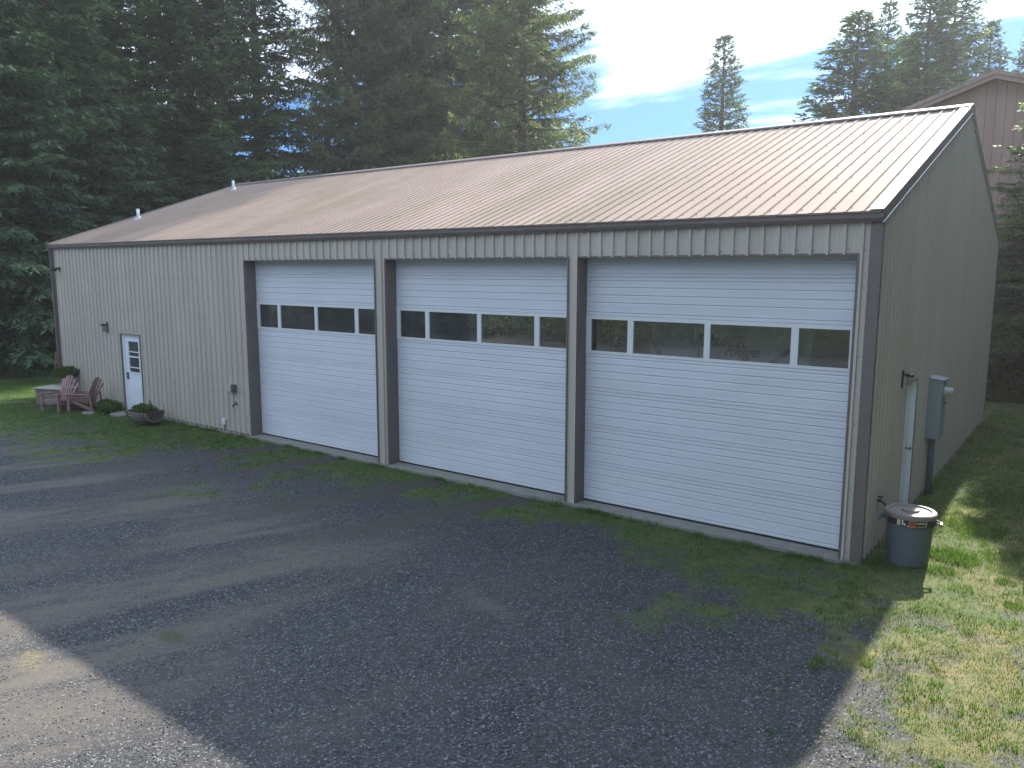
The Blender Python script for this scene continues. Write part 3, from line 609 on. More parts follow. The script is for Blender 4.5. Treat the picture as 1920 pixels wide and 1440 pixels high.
def text(body, x, z, size, shear, name, parent, m, z_off=.02, ext=.003, off=.0):
    cu = bpy.data.curves.new(name, 'FONT'); cu.body = body; cu.size = size; cu.shear = shear; cu.extrude = ext; cu.offset = off; cu.align_x = 'CENTER'
    o = bpy.data.objects.new(name, cu); link(o, parent); y = zy(z); y2 = zy(z+.1)
    o.location = (x, y-z_off, z); o.rotation_euler = (math.atan2(.1, y2-y), 0, 0); cu.materials.append(m)
    bpy.context.view_layer.update(); me = bpy.data.meshes.new_from_object(o.evaluated_get(bpy.context.evaluated_depsgraph_get())); me.materials.clear(); me.materials.append(m)
    q = bpy.data.objects.new(name, me); q.location = o.location; q.rotation_euler = o.rotation_euler; bpy.data.objects.remove(o); link(q, parent); return q
text('TIMBER', .04, 2.83, .29, .25, 'lettering', t, M_ink, .02, .003, .0065)
text('Ridge', .46, 2.67, .27, .45, 'lettering', t, M_ink, .02, .003, .0065)
c = MB(); c.tube([(-.1, -.75, .55), (0, -1.55, .5)], .05, 6); c.tube([(.35, -.75, .55), (0.12, -1.55, .5)], .05, 6); c.build('hitch', M_dark, t)
for sx in (-1.1, 1.1):
    c = MB(); c.tube([(sx, 3, .36), (sx+.22, 3, .36)], .35, 20); c.build('wheel', M_dark, t)
o = MB().tube([(-3.02, 1.0, 0), (-3.02, 1.0, 4.6)], .055, 4).build('interior_post', M_beigep); o.parent = b0; o.matrix_parent_inverse = Matrix.Translation((12.3, -7, 0))

# ------------------------------------------------------------------ trash can
t = empty('trash_can', (.52, .55, -.03), .15); tag(t, 'grey round trash can with brown lid standing by the near corner of the building', 'trash can')
H = .74
c = MB(); c.lathe([(0, .0), (.262, .0), (.275, .02), (.300, H-.16), (.300, H-.15), (.318, H-.145), (.322, H-.03), (.322, H), (.30, H), (.292, H-.03), (.245, .03), (0, .03)], 40); c.build('body', M_grey, t, smooth=False)
c = MB(); c.lathe([(.3235, H-.13), (.3255, H-.035)], 40, a0=-2.6, a1=.35); c.build('label_band', M_dark, t)
def patch(a0, a1, z0, z1, m, name, R=.328):
    MB().lathe([(R, z0), (R, z1)], 5, a0=a0, a1=a1).build(name, m, t)
base = -2.0
st = [(-.42, -.28, .62, .70, M_cream), (-.22, -.16, .635, .705, M_white), (-.14, -.08, .625, .66, M_white), (.05, .35, .655, .697, M_orange), (-.0, .05, .615, .64, M_cream), (.07, .34, .615, .64, M_orange), (.38, .70, .665, .685, M_cream), (.38, .80, .625, .632, M_cream), (.74, .80, .64, .70, M_cream)]
for a0, a1, z0, z1, m in st: patch(base+a0+.35, base+a1+.35, z0, z1, m, 'sticker')
MB().lathe([(.3285, .668), (.3285, .684)], 4, a0=base+.43, a1=base+.67).build('sticker', M_dark, t).location = (0, 0, 0)
c = MB(); c.lathe([(.0, H+.055), (.10, H+.055), (.115, H+.048), (.118, H+.028), (.128, H+.024), (.262, H+.018), (.27, H+.032), (.282, H+.040), (.325, H+.038), (.345, H+.022), (.347, H-.03), (.336, H-.03), (.334, H+.008), (0, H+.008)], 48); c.build('lid', M_lid, t, smooth=False)
for a in (.0, PI):
    c = MB(); ca = math.cos(a); c.bar((ca*.32, -.07, H-.09), (ca*.40, -.06, H-.12), .03, .03); c.bar((ca*.32, .07, H-.09), (ca*.40, .06, H-.12), .03, .03); c.bar((ca*.395, -.075, H-.12), (ca*.395, .075, H-.12), .035, .035); c.build('handle', M_grey, t, bevel=.006)

# ------------------------------------------------------------------ adirondack chairs
def adirondack(loc, rz, label):
    t = empty('adirondack_chair', loc, rz); tag(t, label, 'chair', 'red-brown plastic lawn chairs at the left end')
    # faces -y
    t.scale = (.93, .93, .96)
    for i in range(7):
        s_ = (i-3); x0 = s_*.066; x1 = s_*.108; h = 1.05-.026*s_*s_
        c = MB(); a = Vector((x0, .22, .24)); b = Vector((x1, .48, h)); m_ = a.lerp(b, .5)+Vector((0, -.03, 0))
        c.bar(a, m_, .052, .018, (0, -1, .3), w2=.066); c.bar(m_, b, .066, .018, (0, -1, .3), w2=.084)
        c.build('back_slat', M_chair, t, bevel=.004)
    for i in range(6):
        y = -.30+i*.095; z = .37-.022*i
        MB().box(-.27, .27, y, y+.082, z, z+.018).build('seat_slat', M_chair, t, bevel=.004)
    c = MB(); c.bar((-.27, -.30, .36), (-.27, .45, .02), .03, .085); c.bar((.27, -.30, .36), (.27, .45, .02), .03, .085); c.box(-.285, .285, -.325, -.303, .27, .385); c.build('seat_frame', M_chair, t, bevel=.004)
    MB().bar((-.24, .335, .50), (.24, .335, .50), .02, .07).build('back_rail', M_chair, t)
    for s_ in (-1, 1):
        MB().bar((s_*.335, -.33, 0), (s_*.33, -.29, .54), .05, .085, (0, 1, 0), w2=.06, h2=.11).build('front_leg', M_chair, t, bevel=.006)
        c = MB(); c.bar((s_*.345, -.40, .555), (s_*.345, .05, .545), .14, .026, w2=.12); c.bar((s_*.345, .05, .545), (s_*.33, .40, .53), .12, .026, w2=.05); c.build('armrest', M_chair, t, bevel=.006)
        MB().bar((s_*.31, .36, .53), (s_*.30, .40, .0), .04, .05, (0, 1, 0)).build('rear_leg', M_chair, t)
    return t
adirondack((-22.15, -1.22, -.03), .32, 'red-brown plastic lawn chair, the left one, its fan back facing the yard')
adirondack((-21.62, -.74, -.03), -PI/2+.62, 'red-brown plastic lawn chair turned side-on, between the other lawn chair and the entry door')

# ------------------------------------------------------------------ leaf helpers (numpy)
def quads_mesh(name, base, dirv, side, ln, wd, material):
    # rhombus sprays: base, mid +/- side*wd, tip
    n = len(base); mid = base+dirv*(ln*.45)[:, None]
    v = np.empty((n, 4, 3)); v[:, 0] = base; v[:, 1] = mid+side*wd[:, None]; v[:, 2] = base+dirv*ln[:, None]; v[:, 3] = mid-side*wd[:, None]
    me = bpy.data.meshes.new(name); me.vertices.add(4*n); me.vertices.foreach_set('co', v.ravel())
    me.loops.add(4*n); me.loops.foreach_set('vertex_index', np.arange(4*n)); me.polygons.add(n); me.polygons.foreach_set('loop_start', np.arange(0, 4*n, 4))
    me.update(calc_edges=True); me.materials.append(material); return me
def norm(a): return a/np.maximum(np.linalg.norm(a, axis=-1, keepdims=True), 1e-9)
def conifer(name, H, R, seed, material, nb=130, droop=.25, up=.25, twl=1.0, dens=1.0, prof=.85, base_h=.04, hang=.3, bark=M_bark, tip_open=0, spr=.17, gap=.12, wdt=.16):
    g = np.random.default_rng(seed); base = []; dr = []; ln = []; tone = []
    trunk = MB(); trunk.tube([(0, 0, -.8), (0, 0, H*.3), (0, 0, H*.7), (0, 0, H*.985)], [H*.016+.06, H*.0125+.03, H*.006+.02, .01], 8)
    per = 7; nw = nb//per
    for bi in range(nb):
        wk = bi//per
        f = min(.985, base_h+(1-base_h)*((wk+.5)/nw)**.9+g.normal(0, .10/nw))
        f = max(base_h*.5, f)
        h = f*H; az = (bi % per)*2*PI/per+wk*1.3+g.normal(0, .28); rp = (1-f)**prof
        low = min(1, .55+f*3.0)
        Lb = R*rp*low*g.uniform(.72, 1.15)+.12
        if g.random() < gap: Lb *= .5
        ns = max(4, int(Lb/.45)+2); s = np.linspace(0, 1, ns)
        el = up*(f*1.4-.2)+g.normal(0, .06)
        hz = Lb*s; zz = h+Lb*(math.tan(el)*s-droop*(1-f*.5)*(s**1.5)+.14*s**3)
        dx, dy = math.cos(az), math.sin(az)
        wob = g.normal(0, .02*Lb, ns)*s
        P = np.stack([dx*hz-dy*wob, dy*hz+dx*wob, zz], 1)
        trunk.tube([tuple(p) for p in P], list(np.linspace(.022*Lb**.5+.008, .006, ns)), 3, caps=False)
        nt = int(Lb/.17*dens)+3
        ts = g.uniform(.12, 1, nt)**.8; ts[0] = 1
        pp = np.stack([np.interp(ts, s, P[:, k]) for k in range(3)], 1)
        tg = norm(np.stack([np.full(nt, dx), np.full(nt, dy), np.interp(ts, s, np.gradient(zz, hz))], 1))
        sd = np.sign(g.random(nt)-.5); perp = np.array([-dy, dx, 0])
        ang = g.uniform(.5, 1.2, nt)
        td = norm(tg*np.cos(ang)[:, None]+perp[None]*(sd*np.sin(ang))[:, None]+np.stack([g.normal(0, .08, nt), g.normal(0, .08, nt), g.normal(0, .07, nt)-.04], 1))
        tl = twl*(.22+.34*Lb**.6*(1.08-ts)**.6)*g.uniform(.6, 1.2, nt); tl = np.minimum(tl, 1.5)
        ks = np.maximum(3, (tl/.058).astype(int))
        idx = np.repeat(np.arange(nt), ks); tt = g.random(len(idx))
        q = pp[idx]+td[idx]*(tl[idx]*tt)[:, None]; q[:, 2] -= hang*tl[idx]*tt**1.6*.5
        sdir = norm(td[idx]*g.uniform(.5, 1.1, len(idx))[:, None]+g.normal(0, .5, (len(idx), 3))*np.array([1, 1, .45])-np.array([0, 0, hang*.9])*g.random(len(idx))[:, None])
        base.append(q); dr.append(sdir); ln.append(spr*g.uniform(.6, 1.25, len(idx)))
        tone.append(np.clip(g.normal(.35, .16)+.45*ts[idx]**3*tt+g.normal(0, .08, len(idx)), 0, 1))
    # leader
    nl = 30; q = np.zeros((nl, 3)); q[:, 2] = H*(1-.06*g.random(nl)); base.append(q); dr.append(norm(g.normal(0, .45, (nl, 3))+[0, 0, 1.1])); ln.append(np.full(nl, spr)); tone.append(np.full(nl, .6))
    B = np.concatenate(base); D = np.concatenate(dr); Ln = np.concatenate(ln)
    S = norm(np.cross(D, norm(g.normal(0, .55, D.shape)+[0, 0, 1.3])))
    cm = quads_mesh(name+'_crown', B, D, S, Ln, Ln*wdt, material)
    at_ = cm.attributes.new('tone', 'FLOAT', 'FACE'); at_.data.foreach_set('value', np.concatenate(tone).astype(np.float32))
    tm = trunk.mesh(name+'_trunk', bark)
    return cm, tm
def leafball(center, rad, n, size, seed, squash=(1, 1, 1), up=.4):
    g = np.random.default_rng(seed); dv = norm(g.normal(0, 1, (n, 3))); rr_ = g.random(n)**.45
    p = np.array(center)+dv*rr_[:, None]*np.array(rad)*np.array(squash)
    D = norm(dv*.6+g.normal(0, .7, (n, 3))+[0, 0, up]); S = norm(np.cross(D, g.normal(0, 1, (n, 3)))); Ln = size*g.uniform(.5, 1.3, n)
    return p, D, S, Ln

# ------------------------------------------------------------------ small planters and bed plants
def plant(name, center, rad, n, size, seed, m, parent=None, squash=(1, 1, 1), wd=.28):
    p, D, S, Ln = leafball((0, 0, 0), rad, n, size, seed, squash); me = quads_mesh(name, p, D, S, Ln, Ln*wd, m)
    o = bpy.data.objects.new(name, me); link(o, parent); o.location = center; return o
# half barrel lying on its side
t = empty('barrel_planter', (-18.05, -.78, .0), .06); tag(t, 'half whiskey barrel planter lying lengthwise with green plants right of the entry door', 'planter')
for i in range(9):
    a0 = PI+i*PI/9; a1 = a0+PI/9-.03; c = MB(); nx = 6; vv = []
    for j in range(nx):
        x = -.48+.96*j/(nx-1); R = .375-.09*(x/.48)**2
        for (a, q) in ((a0, 0), (a1, 0), (a1, .03), (a0, .03)): vv.append((x, (R-q)*math.cos(a), .36+(R-q)*math.sin(a)*.98))
    ff = [(4*j+k, 4*j+(k+1) % 4, 4*j+4+(k+1) % 4, 4*j+4+k) for j in range(nx-1) for k in range(4)]+[(0, 1, 2, 3), (4*nx-1, 4*nx-2, 4*nx-3, 4*nx-4)]
    c.add(vv, ff); c.build('stave', M_wood, t)
for x in (-.44, -.30, .30, .40):
    R = .375-.09*(x/.48)**2+.004; c = MB(); vv = []
    for k in range(19):
        a = PI+k*PI/18
        for xx in (x-.018, x+.018): vv.append((xx, R*math.cos(a), .36+R*math.sin(a)*.98))
    c.add(vv, [(2*k, 2*k+1, 2*k+3, 2*k+2) for k in range(18)]); c.build('hoop', M_hoop, t)
for x in (-.455, .455):
    poly = [(.285*math.cos(PI+k*PI/12), .36+.28*math.sin(PI+k*PI/12)) for k in range(13)]
    MB().prism(poly, 0, x-.012, x+.012).build('barrel_end', M_endw, t)
c = MB(); c.box(-.44, .44, -.25, .25, .26, .31); c.build('soil', M_soil, t)
o = plant('bedding_plants', (-.02, 0, .36), .30, 900, .09, 3, M_shrub, None, (1.35, .8, .45)); o.parent = t
c = MB(); c.box(.02, .10, .10, .13, .2, .62); c.build('wooden_stake', M_wood, t)
# bed of low plants by the door
for i, (x, y, rd, n, l) in enumerate(((-20.72, -.38, .30, 900, 'low leafy green plant in the bed next to the entry door'), (-21.15, -.32, .26, 650, 'low leafy plant in the bed behind the side-on lawn chair'), (-20.45, -.66, .16, 320, 'smallest low plant in the bed, nearest the door step'))):
    o = plant('bed_plant', (x, y, .10), rd, n, .09, 20+i, M_shrub, None, (1.2, .9, .65)); tag(o, l, 'plant', 'low plants in the bed by the entry door')
for i, (x, y, s) in enumerate(((-20.1, -.42, 1), (-20.95, -.95, .55))):
    poly = [(x+s*.45*math.cos(k*PI/5+.2)*random.uniform(.85, 1.1), y+s*.26*math.sin(k*PI/5+.2)*random.uniform(.85, 1.1)) for k in range(10)]
    o = MB().prism(poly, 2, -.08, .0+.01).build('stepping_stone', M_conc, None, bevel=.01); tag(o, ['flat concrete step stone at the foot of the entry door', 'smaller flat paving stone in the grass below the bed plants'][i], 'paving stone')
# wooden planter box with pale top at left, and potted plant on a stand behind the chair
t = empty('planter_box', (-23.35, -.75, -.03), .35); tag(t, 'weathered box planter with a pale sunlit board top left of the lawn chairs', 'planter')
for k in range(4):
    MB().box(-.50, .50, -.30, -.275, .02+k*.125, .135+k*.125).build('side_board', M_wood, t); MB().box(-.50, .50, .275, .30, .02+k*.125, .135+k*.125).build('side_board', M_wood, t)
MB().box(-.525, -.502, -.30, .30, 0, .52).build('end_board', M_wood, t); MB().box(.502, .525, -.30, .30, 0, .52).build('end_board', M_wood, t)
for k in range(4): MB().box(-.56, .56, -.35+k*.178, -.35+k*.178+.165, .522, .548).build('top_board', M_sill, t)
t = empty('plant_stand', (-23.55, -.35, -.03)); tag(t, 'dark stand holding a pot, mostly hidden behind the fan-backed lawn chair', 'plant stand')
for sx in (-1, 1):
    for sy in (-1, 1): MB().bar((sx*.17, sy*.13, 0), (sx*.15, sy*.12, .58), .03, .03, (0, 1, 0)).build('leg', M_dark, t)
MB().box(-.22, .22, -.17, .17, .582, .605).build('shelf', M_wood, t)
t = empty('potted_plant', (-23.55, -.35, .58)); tag(t, 'bushy bright green plant in a pale pot behind the fan-backed lawn chair', 'potted plant')
MB().lathe([(0, 0), (.12, 0), (.17, .2), (.18, .2), (.18, .22), (.15, .22), (.14, .17), (0, .17)], 16).build('pot', M_sill, t)
o = plant('foliage', (0, 0, .32), .30, 1300, .11, 31, M_shrub, None, (1.25, 1., .5)); o.parent = t

# ------------------------------------------------------------------ barn on the bank
bx, by, bz = -1.71, 26.0, 11.95; HW = 7.2; SB = .34
t = empty('barn', (bx, by, 2.5)); tag(t, 'tall brown barn with vertical battened siding behind the shop on the right', 'building')
def bp(mb, name, m, **k):
    o = mb.build(name, m, None, **k); o.parent = t; o.matrix_parent_inverse = Matrix.Translation((-bx, -by, -2.5)); return o
k = 0; x = bx-HW
while x < bx+HW-.01:
    x1 = min(x+.345, bx+HW); z0 = bz-.30-SB*abs(x-bx); z1 = bz-.30-SB*abs(x1-bx)
    c = MB(); rec = .0 if k % 2 else .012
    c.add([(x+.008, by+rec, 1.2), (x1-.008, by+rec, 1.2), (x1-.008, by+rec, z1), (x+.008, by+rec, z0), (x+.008, by+.05, 1.2), (x1-.008, by+.05, 1.2), (x1-.008, by+.05, z1), (x+.008, by+.05, z0)],
          [(0, 1, 2, 3), (0, 3, 7, 4), (1, 5, 6, 2), (3, 2, 6, 7)])
    bp(c, 'siding_board', M_barn); x += .345; k += 1
c = MB(); c.add([(bx-HW, by+.055, 1.2), (bx+HW, by+.055, 1.2), (bx+HW, by+.055, bz-.3-SB*HW), (bx, by+.055, bz-.3), (bx-HW, by+.055, bz-.3-SB*HW)], [(0, 1, 2, 3, 4)])
c.box(bx+HW-.05, bx+HW, by+.06, by+18, 1.2, bz-.35-SB*HW); c.box(bx-HW, bx-HW+.05, by+.06, by+18, 1.2, bz-.35-SB*HW); bp(c, 'wall_backing', M_endw)
for s in (-1, 1):
    c = MB(); pts = [(bx, bz), (bx+s*(HW+.5), bz-SB*(HW+.5)), (bx+s*(HW+.5), bz-SB*(HW+.5)-.16), (bx, bz-.16)]
    c.prism(pts, 1, by-.55, by+18.4); bp(c, 'roof', M_barnroof)
    c = MB(); c.prism([(bx, bz-.165), (bx+s*(HW+.45), bz-SB*(HW+.45)-.165), (bx+s*(HW+.45), bz-SB*(HW+.45)-.33), (bx, bz-.33)], 1, by-.50, by-.45); bp(c, 'barge_board', M_barn)

# ------------------------------------------------------------------ trees
V = {}
V['fir'] = conifer('fir', 24, 5.2, 11, M_needle, nb=350, droop=.30, up=.35, dens=1.3, hang=.35, prof=.7, spr=.34, wdt=.13)
V['spruce'] = conifer('spruce', 34, 9.6, 12, M_spruce, nb=420, droop=.24, up=.28, dens=.95, hang=.7, prof=.62, twl=1.35, spr=.34, wdt=.13)
V['hemlock'] = conifer('hemlock', 20, 5.0, 13, M_hemlock, nb=336, droop=.42, up=.25, dens=1.1, hang=.6, prof=.6, base_h=.01, twl=1.2, spr=.32, wdt=.15)
V['thin'] = conifer('thin_fir', 19, 4.2, 14, M_needle, nb=294, droop=.16, up=.30, dens=1.6, hang=.45, prof=.8, gap=.2, spr=.32, wdt=.14)
V['small'] = conifer('small_fir', 20, 3.9, 15, M_needle, nb=300, droop=.10, up=.35, dens=1.55, hang=.3, prof=.85, gap=.15, spr=.30, wdt=.14)
def at(px, depth):
    la = (px-960)/FPX*depth; f = Vector((-math.sin(YAW), math.cos(YAW))); q = Vector((math.cos(YAW), math.sin(YAW)))
    return CAM.x+f.x*depth+q.x*la, CAM.y+f.y*depth+q.y*la
def tree(kind, x, y, H, Rr, rz, label, name='fir_tree', z=None, group=None, cat='tree'):
    base = {'fir': (24, 5.2), 'spruce': (34, 9.6), 'hemlock': (20, 5.0), 'thin': (19, 4.2), 'small': (20, 3.9)}[kind]
    z = float(height(x, y)) if z is None else z
    t = empty(name, (x, y, z), rz); tag(t, label, cat, group)
    for me, nm in zip(V[kind], ('crown', 'trunk')):
        o = inst(nm, me, t); o.scale = (Rr/base[1], Rr/base[1], H/base[0])
    return t
G1 = 'tall dark conifers massed left of and behind the building'
for kind, px, dp, H, Rr, rz, nm, lb in (
    ('hemlock', 20, 32.0, 19, 4.6, .3, 'hemlock_tree', 'dense dark hemlock at the left edge, foliage down to the lawn'),
    ('hemlock', 128, 36, 20, 4.8, 2.0, 'hemlock_tree', 'dense dark hemlock right behind the left front corner of the building'),
    ('fir', -60, 41, 26, 6.0, 1.1, 'fir_tree', 'tall dark fir partly cut off by the left edge of the picture'),
    ('fir', 60, 45, 27, 6.0, 4.2, 'fir_tree', 'tall dark fir behind the leftmost hemlock'),
    ('fir', 195, 42, 27, 5.8, 2.6, 'fir_tree', 'tall dark fir above the far left roof corner'),
    ('fir', 300, 46, 28, 6.4, 5.1, 'fir_tree', 'tall dark fir between the two roof vent pipes'),
    ('hemlock', 255, 39, 12.5, 3.6, .9, 'hemlock_tree', 'shorter hemlock with pale tip behind the left roof slope'),
    ('fir', 415, 46, 28, 5.6, .6, 'fir_tree', 'tall fir rising behind the upper vent pipe at the far end of the ridge'),
    ('hemlock', 410, 41.5, 11, 3.6, 3.9, 'hemlock_tree', 'low hemlock showing just above the upper vent pipe'),
    ('fir', 500, 51, 30, 5.6, 3.3, 'fir_tree', 'tall fir with sunlit green upper branches left of the blue sky gap'),
    ('fir', 380, 58, 33, 6.5, 1.4, 'fir_tree', 'fir deepest in the mass of dark trees at upper left'),
    ('fir', 150, 58, 33, 7, 2.2, 'fir_tree', 'fir far back in the mass, high above the left roof corner'),
    ('spruce', 668, 50, 33, 5.8, 2.1, 'spruce_tree', 'left spruce of the big clump behind the ridge, beside the blue sky gap'),
    ('spruce', 800, 60, 50, 12.0, .4, 'spruce_tree', 'huge spreading spruce behind the ridge left of the open sky'),
    ('spruce', 770, 53, 36, 6.5, 2.9, 'spruce_tree', 'spruce filling the middle of the big clump behind the ridge'),
    ('spruce', 905, 58, 42, 8.0, 5.2, 'spruce_tree', 'spruce deep in the big clump, just left of its lighter right-hand spruce'),
    ('spruce', 978, 44, 28, 5.6, 4.0, 'spruce_tree', 'lighter green spruce on the right side of the big clump against the sky')):
    x, y = at(px, dp); tree(kind, x, y, H, Rr, rz, lb, nm, group=G1)
for kind, px, dp, H, Rr, rz, nm, lb in (
    ('small', 1338, 62, 21.6, 5.0, .5, 'fir_tree', 'lone pointed fir standing in the open sky behind the middle of the ridge'),
    ('thin', 1428, 66, 15.2, 2.8, 2.5, 'fir_tree', 'tiny fir tip just peeping over the ridge right of the lone fir')):
    x, y = at(px, dp); tree(kind, x, y, H, Rr, rz, lb, nm, z=0)
G2 = 'hazy backlit firs at upper right'
for kind, px, dp, H, Rr, rz, lb in (
    ('thin', 1575, 50, 18.6, 6.6, .2, 'leftmost fir of the upper right group, lower branches reaching into the blue sky'),
    ('small', 1628, 54, 20.5, 3.8, 1.2, 'narrow fir second from the left in the upper right group'),
    ('thin', 1700, 50, 21.8, 4.6, 2.9, 'tall fir rising above the left slope of the barn roof'),
    ('fir', 1745, 54, 23.0, 4.8, 4.4, 'tallest fir of the upper right group, cut off by the top of the picture'),
    ('small', 1812, 56, 19.8, 4.4, 5.2, 'pointed fir just left of the barn peak'),
    ('thin', 1668, 58, 19.5, 4.6, 5.9, 'fir filling the back of the upper right group'),
    ('small', 1888, 56, 19.5, 4.2, 3.6, 'fir standing behind the barn peak at the right edge'),
    ('fir', 1950, 55, 21.5, 4.6, 3.0, 'fir behind the barn cut off by the right edge of the picture')):
    x, y = at(px, dp); tree(kind, x, y, H, Rr, rz, lb, 'fir_tree', group=G2, z=1.0)
x, y = at(1972, 25.5); tree('fir', x, y, 10.8, 3.5, 1.0, 'bright green young fir in front of the barn wall at the right edge', 'fir_tree', z=.9)
x, y = at(1945, 30); tree('hemlock', x, y, 7.6, 3.0, 2.7, 'lower dark fir at the right edge beside the back corner of the building', 'fir_tree', z=1.1)
G3 = 'unseen firs beyond the right edge that shade the side yard and gable'  # unseen firs; dappled ground shade implies some, more added to darken the gable
for i, (x, y, H, Rr) in enumerate(((8.3, 2.0, 19, 3.6), (8.0, -3.5, 18, 3.6), (7.4, 7.5, 19, 3.6), (7.0, 13, 18, 3.5), (6.2, 18.5, 15, 3.0), (12.5, 0, 20, 4.5), (8.6, -9, 20, 4.0), (9.5, -15, 20, 4.2), (13, -7, 21, 4.5), (11, 9, 15, 4.2), (8.6, 15, 14, 3.6), (7.2, 21.5, 15, 3.8), (12.5, 17, 17, 4.5), (5.4, 30, 17, 4.0))):
    tree(('fir', 'hemlock')[i % 2], x, y, H, Rr, i*1.7, 'unseen fir outside the right edge, keeping light off the gable and side yard', 'fir_tree', group=G3)
# trees across the yard, seen in the door windows
for i, (x, y, k, H, Rr) in enumerate(((-50, -33, 'fir', 18, 6), (-42, -38, 'hemlock', 15, 6), (-35, -33, 'fir', 19, 6), (-28, -38, 'hemlock', 15, 6.5), (-21, -34, 'fir', 17, 6), (-15, -40, 'hemlock', 14, 6), (-8, -37, 'thin', 16, 5), (-1, -42, 'fir', 17, 6))):
    tree(k, x, y, H, Rr, i*1.3, 'conifer across the yard, seen only as a reflection in the door windows', 'fir_tree', group='trees across the yard reflected in the door windows')

def scatter_leaves(name, n, fx, fy, hfun, size, m, seed, kind='stuff', label=None, cat=None):
    g = np.random.default_rng(seed); x = g.uniform(*fx, n); y = g.uniform(*fy, n); z0 = height(x, y); hh = hfun(x, y); keep = hh > .02
    x, y, z0, hh = x[keep], y[keep], z0[keep], hh[keep]; n = len(x); z = z0+hh*g.random(n)**.5
    D = norm(g.normal(0, .8, (n, 3))+[0, 0, .5]); S = norm(np.cross(D, g.normal(0, 1, (n, 3)))); Ln = size*g.uniform(.5, 1.3, n)
    o = bpy.data.objects.new(name, quads_mesh(name, np.stack([x, y, z], 1), D, S, Ln, Ln*.33, m)); link(o); tag(o, label, cat, None, kind); return o
scatter_leaves('brambles', 65000, (-12, 9), (17.5, 26), lambda x, y: (1.7*fbm(x, y, .5)+.2)*sm(17.5, 20, y+(fbm(x, y, .9)-.5)*3), .13, M_bramble, 41, label='dark tangle of brambles on the bank below the barn', cat='brambles')
scatter_leaves('hedge', 75000, (-80, 12), (-30, -25.5), lambda x, y: .9+np.clip(3.6*fbm(x, y, .22)-.6, 0, 9)*sm(-25.4, -26.5, y), .15, M_autumn, 42, label='overgrown bushes across the yard reflected in the door windows', cat='bushes')
scatter_leaves('undergrowth', 42000, (-46, -27.5), (3.5, 16), lambda x, y: (1.2*fbm(x, y, .6)-.15)*sm(3.5, 6, y+(fbm(x, y, .8)-.5)*3), .15, M_hemlock, 43, label='dark undergrowth at the foot of the conifers on the left', cat='undergrowth')

# ------------------------------------------------------------------ grass and gravel
def grass(name, n, fx, fy, m, seed, hmin, hmax, wsel, label, cat='grass', blades=5, wid=.0045, spread=.03):
    g = np.random.default_rng(seed); x = g.uniform(*fx, n); y = g.uniform(*fy, n); mk = masks(x, y); wgt = wsel(x, y, mk); keep = g.random(n) < wgt
    inside = (x > -24.7) & (x < .06) & (y > -.14) & (y < 14); keep &= ~inside
    x, y = x[keep], y[keep]; cl = fbm(x, y, 2.3)
    x = np.repeat(x, blades)+g.normal(0, spread, len(x)*blades); y = np.repeat(y, blades)+g.normal(0, spread, len(y)*blades); cl = np.repeat(cl, blades)
    ok = ~((x > -24.7) & (x < .03) & (y > -.12)); x, y, cl = x[ok], y[ok], cl[ok]; n = len(x)
    z = height(x, y)+.004; h = g.uniform(hmin, hmax, n)*(.6+.9*np.clip(cl, 0, 1)); a = g.uniform(0, 2*PI, n); ln = g.uniform(.1, .75, n)*h
    v = np.empty((n, 3, 3)); w_ = wid*g.uniform(.7, 1.5, n)
    v[:, 0] = np.stack([x-np.sin(a)*w_, y+np.cos(a)*w_, z], 1); v[:, 1] = np.stack([x+np.sin(a)*w_, y-np.cos(a)*w_, z], 1)
    v[:, 2] = np.stack([x+np.cos(a)*ln, y+np.sin(a)*ln, z+h], 1)
    me = bpy.data.meshes.new(name); me.vertices.add(3*n); me.vertices.foreach_set('co', v.ravel()); me.loops.add(3*n); me.loops.foreach_set('vertex_index', np.arange(3*n))
    me.polygons.add(n); me.polygons.foreach_set('loop_start', np.arange(0, 3*n, 3)); me.update(calc_edges=True); me.materials.append(m)
    o = bpy.data.objects.new(name, me); link(o); tag(o, label, cat, None, 'stuff')
grass('lawn_grass', 70000, (-30, 0.5), (-4, 1.5), M_grass, 51, .02, .065, lambda x, y, m: np.clip(m['grass']-.15, 0, 1)*sm(-4.5, -1.0, y)*(.35+.65*sm(-8, -15, x)), 'short green grass along the front wall and between the wheel tracks')
grass('side_grass', 60000, (0, 5), (-6, 16), M_grass, 52, .015, .06, lambda x, y, m: m['grass']*(.18+.5*sm(.45, .62, fbm(x, y, 1.7))+.4*sm(.5, 3, y)), 'patchy green grass beside the gable wall')
grass('dry_grass', 60000, (-3, 5), (-7, 6), M_drygrass, 53, .012, .04, lambda x, y, m: m['grass']*.8*(.3+.7*m['dry']), 'yellowed dry grass in the sunlit ground right of the shadow', wid=.004)
